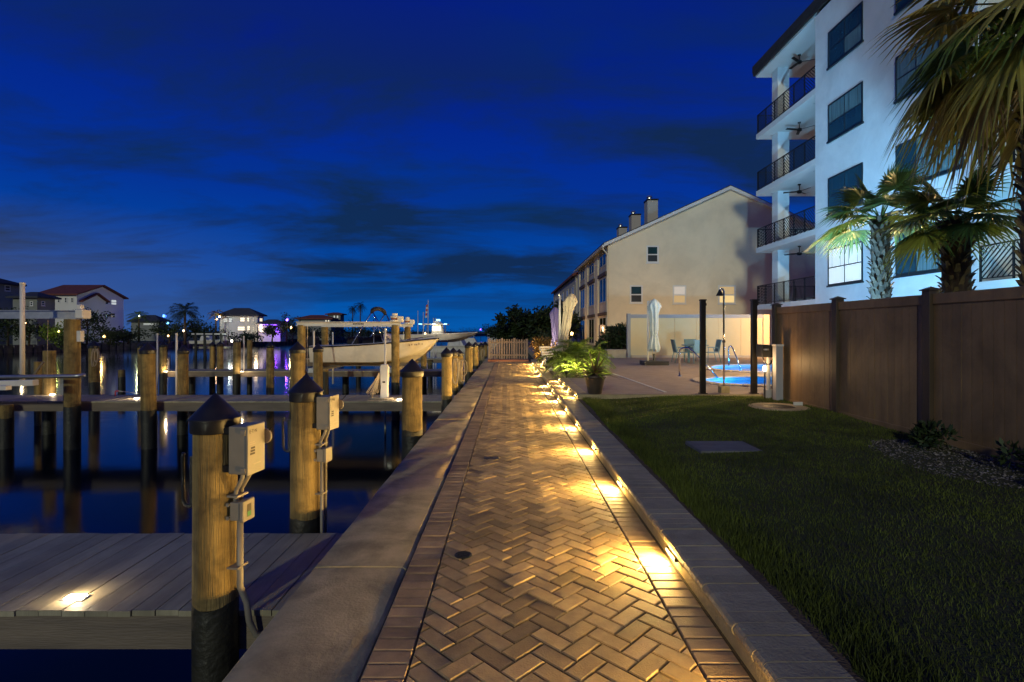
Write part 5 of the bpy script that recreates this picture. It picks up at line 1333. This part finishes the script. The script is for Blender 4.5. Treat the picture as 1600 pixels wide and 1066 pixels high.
# ================================================================== far shore on the left
FZ = -.35
shore = [(-90,52),(-64,64),(-57,88),(-49,104),(-40,150),(-30,240),(-12,330),(0,420),(400,420),(400,900),(-900,900),(-900,40)]
b = MB(); b.add([(x,y,FZ) for x,y in shore], [tuple(range(len(shore)))]); b.build('far_shore', M_land, kind='structure', fix=False)
sw2 = MB()
for a, c in zip(shore[:8], shore[1:9]):
    sw2.add([(a[0],a[1],-4),(c[0],c[1],-4),(c[0],c[1],FZ+.1),(a[0],a[1],FZ+.1),(a[0]-.5,a[1],-4),(c[0]-.5,c[1],-4),(c[0]-.5,c[1],FZ+.1),(a[0]-.5,a[1],FZ+.1)], [(0,1,2,3),(7,6,5,4),(3,2,6,7)])
    d = Vector((c[0]-a[0],c[1]-a[1],0)); L_ = d.length; d.normalize(); s = Vector((d.y,-d.x,0))
    for k in range(int(min(L_,60)/1.1)):
        p = Vector((a[0],a[1],0))+d*(k*1.1+.5); sw2.bar(p+s*.05+Vector((0,0,-2)), p+s*.05+Vector((0,0,FZ+.02)), .35, .3, (d.x,d.y,0))
sw2.build('far_seawall', M_wallc, kind='structure')
def house(label, pxa, pxb, Y, py_base, py_eave, py_ridge, wall_m, roof_m, wins, pc=None, ov=.5, cat='house', hip=.3, gx=False, side=()):
    pc = pc or pxb-3; x0, x1 = GX(pxa,Y), GX(pc,Y); depth = max(2.5, x1*F/(pxb-HX)-Y); ze = ZY(py_eave,Y); zr = ZY(py_ridge,Y); zb = min(FZ-.1, ZY(py_base,Y))
    t = thing('house', label, cat, (0,0,0))
    MB().box(x0,x1,Y,Y+depth,zb,ze).build('wall', wall_m, t)
    if gx:
        MB().prism([(Y-ov,ze-.05),(Y-ov,ze+.15),(Y+depth/2,zr+.2),(Y+depth+ov,ze+.15),(Y+depth+ov,ze-.05),(Y+depth/2,zr)], 'x', x0-ov, x1+ov).build('roof', roof_m, t)
        MB().prism([(Y,ze-.01),(Y+depth/2,zr-.02),(Y+depth,ze-.01)], 'x', x0+.1, x1).build('gable_wall', wall_m, t)
        MB().prism([(Y+depth*.05,ze-1.0),(Y+depth*.05,ze-.8),(Y+depth*.38,ze+.55),(Y+depth*.62,ze-.62),(Y+depth*.62,ze-.82),(Y+depth*.38,ze+.35)], 'x', x1+.001, x1+.5).build('porch_roof', roof_m, t)
    else:
        xi = (x1-x0)*hip; a = [(x0-ov,Y-ov,ze),(x1+ov,Y-ov,ze),(x1+ov,Y+depth+ov,ze),(x0-ov,Y+depth+ov,ze)]
        b = [(v[0],v[1],ze+.22) for v in a]; r0 = (x0+xi,Y+depth/2,zr); r1 = (x1-xi,Y+depth/2,zr)
        MB().add(a+b+[r0,r1], [(3,2,1,0),(0,1,5,4),(1,2,6,5),(2,3,7,6),(3,0,4,7),(4,5,9,8),(5,6,9),(6,7,8,9),(7,4,8)]).build('roof', roof_m, t)
    for (a,c,d,e,g_) in side:
        ya, yc = x1*F/(a-HX), x1*F/(c-HX); ym = (ya+yc)/2
        window(t, (x1,ya,ZY(e,ym)), (0,1,0), yc-ya, ZY(d,ym)-ZY(e,ym), (1,0,0), M_wframe, g_, bars=0, cross=True, fr=.10)
    for (a,c,d,e,g_) in wins:
        window(t, (GX(a,Y),Y,ZY(e,Y)), (1,0,0), GX(c,Y)-GX(a,Y), ZY(d,Y)-ZY(e,Y), (0,-1,0), M_wframe, g_, bars=0, cross=True, fr=.09)
    return t
D = M_dwin
M_houseShade = mat('shaded_house_wall', (.26,.27,.25), .85, col2=(.20,.21,.19), scale=.4)  # darker copy of the house wall, lack of light put into its colour
h1 = house('large pale two-storey house with dark red tile roof across the canal', 62,193,78,520,461,443,M_house,M_terracotta,[(90,94,465,473,D),(101,105,465,473,D),(111,115,465,473,D)], pc=120, gx=True, side=((164,169,468,476,D),(173,182,468,477,M_litwin2),(164,169,489,497,D),(172,180,489,497,D)))
house('blue-roofed house at the far left edge across the canal', -60,32,72,520,442,430,M_houseShade,M_bluroof,[], pc=-25, hip=.35, side=((7,16,446,455,M_curt),))
house('lower blue-roofed wing between the two left houses', 20,86,70,520,466,455,M_houseShade,M_bluroof,[(47,52,471,478,D)], pc=58, hip=.35, side=((64,70,471,478,D),))
house('low dark-roofed house with a white porch beyond the small palm', 205,262,100,520,503,492,M_houseShade,M_bluroof,[(224,244,505,508,M_litwin2)], pc=248)
h2 = house('two-storey house with warm lit windows and grey hip roof across the canal', 343,412,100,525,494,481,M_house,M_bluroof,[(349,356,497,504,M_litwin2),(357,363,497,504,M_litwin2),(375,383,496,503,M_litwin),(386,390,496,503,M_litwin),(394,398,496,503,M_litwin3),(371,383,510,517,M_litwin),(386,391,509,517,M_litwin),(394,398,510,517,M_litwin3)], pc=402, side=((405,410,497,503,M_litwin),))
h3 = house('low violet-lit wing with bright columns right of the lit house', 404,441,98,525,508,499,M_house,M_bluroof,[(406,414,511,520,M_litwin),(421,424,511,519,M_litwin2),(426,429,511,519,M_litwin2)], pc=438)
MB().box(GX(430,97.6),GX(437,97.6),97.7,97.9,ZY(519,97.6),ZY(510,97.6)).build('violet_panel', M_violet, h3)
MB().box(GX(406,97.3),GX(432,97.3),97.3,97.4,ZY(508,97.6),ZY(507,97.6)).build('violet_strip', M_violet, h3)
house('red tile roofed house right of the violet-lit wing', 466,524,112,525,499,492,M_houseShade,M_terracotta,[(508,511,500,503,M_litwin),(512,515,500,503,M_litwin)], pc=517)
house('small square tower house with red roof beyond the boat stern', 512,535,116,525,492,488,M_houseShade,M_terracotta,[(521,524,493,497,M_litwin2),(526,529,493,497,M_litwin2)], pc=532)
lamp('lamp','POINT',h3,(GX(430,96),96,1.6),240,(.25,.04,1),size=.3); lamp('lamp','POINT',h2,(GX(400,97),97,2.6),120,(1,.7,.4),size=.3)
# coconut palm silhouettes and trees on the far shore
feather_palm('tall coconut palm in front of the dark trees across the canal', GX(289,72), 72, FZ, ZY(476,72)-FZ, 26, 2.6, M_hedge, 91, 'palms on the far shore', droop=.62, tr=.16, name='coconut_palm', lows=-.35)
feather_palm('left tall slim palm above the lifted boat', GX(551,120), 120, FZ, ZY(477,120)-FZ, 20, 1.5, M_hedge, 92, 'palms on the far shore', droop=.6, tr=.12, name='coconut_palm', lows=-.8)
feather_palm('right bushy palm above the lifted boat', GX(563,112), 112, FZ, ZY(480,112)-FZ, 20, 1.6, M_hedge, 93, 'palms on the far shore', droop=.6, tr=.12, name='coconut_palm', lows=-.8)
feather_palm('lit small palm right of the pale house', GX(217,84), 84, FZ, ZY(492,84)-FZ, 18, 1.9, M_fan, 94, 'palms on the far shore', droop=.6, tr=.14, name='coconut_palm', lows=-.2)
feather_palm('orange-lit small palm left of the lit house', GX(337,98), 98, FZ, ZY(492,98)-FZ, 18, 1.8, M_croton, 95, 'palms on the far shore', droop=.6, tr=.14, name='coconut_palm', lows=-.2)
blb = [(136,74,468,2.2,'dark tree in front of the pale house'),(12,66,462,2.4,'dark tree at the far left edge'),(45,66,492,2.2,'lit garden shrub tree under the left lift beam'),(88,66,500,1.7,'yellow lit shrub behind the lift pile'),(172,74,508,2.2,'dark hedge tree below the pale house'),(200,76,512,2.4,'dark hedge tree right of the pale house'),(265,80,500,2.4,'dark tree left of the coconut palm'),(303,80,492,2.8,'dark tree behind the coconut palm'),(322,86,503,2.6,'dark tree between palm and lit house'),(425,92,501,1.7,'green tree above the violet wing'),(447,96,488,2.0,'violet-lit tree right of the lit house'),(457,96,498,2.0,'lit tree beside the violet tree'),(545,118,506,4.0,'dark tree mass left under the slim palms'),(575,118,508,4.0,'dark tree mass right under the slim palms'),(610,140,512,4.5,'low dark trees behind the boat bimini'),(640,150,513,4.5,'low dark trees behind the flag pole'),(690,170,514,5,'low dark trees behind the far boat'),(735,200,514,5,'lowest dark trees near the canal end'),(385,88,520,2.6,'dark hedge below the lit house'),(110,66,524,2.0,'low dark shrub at the far seawall'),(480,104,510,2.8,'dark tree left of the red tile house'),(505,104,512,2.6,'dark tree in front of the red tile house')]
for i,(px,Y,py,r,lab) in enumerate(blb):
    blob_tree(lab, GX(px,Y), Y, FZ, max(1.0, ZY(py,Y)-FZ-.2), r, M_hedge if i not in (3,) else M_leaf, 200+i, 900, 'trees on the far shore', .34, .1, .55)
# garden lamps on the far shore
def glamp(label, px, py, Y, m, e, col, s=.14, h=None):
    t = thing('garden_lamp', label, 'lamp', (GX(px,Y),Y,FZ), 0, 'lamps on the far shore'); z = ZY(py,Y)-FZ
    MB().tube([(0,0,0),(0,0,max(.05,z-s))], .04, 6).build('stake', M_bronze, t); MB().lathe([(s*.5,-s),(s,-.3*s),(s,.3*s),(s*.4,s),(0,s)], (0,0,z), 10).build('lens', m, t)
    if e: lamp('lamp','POINT',t,(0,-.5,z+.1),e,col,size=.1)
glamp('amber garden lamp on the far lawn below the pale house',163,526,70,M_amberl,70,(1,.62,.15),.16)
glamp('yellow garden lamp lighting the shrub behind the lift pile',92,518,63.5,M_amberl,60,(.9,1,.2),.10)
glamp('lamp among the left garden shrubs',40,505,63,M_amberl,40,(1,.8,.5),.08)
glamp('amber lamp under the coconut palm',263,525,76,M_amberl,40,(1,.75,.3),.14)
glamp('warm lamp at the coconut palm trunk',287,517,70,M_amberl,70,(1,.8,.55),.12)
glamp('blue lamp left of the coconut palm',257,494,90,M_bluel,60,(.05,.2,1),.28)
glamp('small cool lamp below the blue lamp',262,505,90,M_cyanl,0,(1,1,1),.18)
glamp('lamp on the small lit palm',218,494,82,M_litwin2,90,(.9,1,.5),.12)
glamp('cool lamp at the corner of the lit house',343,495,98,M_coollens,30,(.6,.9,1),.12)
glamp('warm lamp in the tree beside the violet tree',455,512,93,M_amberl,60,(1,.75,.3),.18)
glamp('violet lamp in the violet-lit tree',449,500,93,M_violet,160,(.2,.05,1),.2)
glamp('violet lamp at the far canal end',751,515,100,M_violet,30,(.3,.1,1),.16)
glamp('white lamp on the far lift behind twin piles',362,533,60,M_coollens,40,(.8,1,.95),.10)
glamp('warm lamp by the orange-lit small palm',339,499,95,M_amberl,50,(1,.5,.2),.16)
glamp('lamp among the masts beyond the boat',665,522,70,M_amberl,30,(1,.85,.5),.2)
# far lift structure and dock boathouse shapes below the lit house
t = thing('boat_lift', 'far pale boat lift in front of the coconut palm', 'boat lift', (0,0,0)); Y = 60
for px in (306,320,334,346): MB().tube([(GX(px,Y),Y,-2.5),(GX(px,Y),Y,ZY(521,Y))], .15, 8).build('post', M_wet, t)
MB().box(GX(300,Y),GX(352,Y),Y-.1,Y+.1,ZY(523,Y),ZY(521,Y)).build('top_beam', M_white, t)
MB().box(GX(300,Y),GX(352,Y),Y+.2,Y+3,ZY(545,Y),ZY(542,Y)).build('platform', M_dock, t)
rr = hull(3.6, 1.8, ZY(540,Y), ZY(533,Y), ZY(531,Y), 12)
fb = thing('motor_boat', 'white boat on the far lift in front of the coconut palm', 'boat', (GX(326,62),62,0)); boat_mesh(rr).build('hull', M_gel, fb, smooth=True); deck_mesh(rr).build('deck', M_gel, fb)
MB().prism([(-.8,ZY(533,Y)),(.6,ZY(533,Y)),(.3,ZY(525,Y)),(-.6,ZY(525,Y))], 'y', -.5,.5).build('cabin', M_white, fb, bevel=.04)
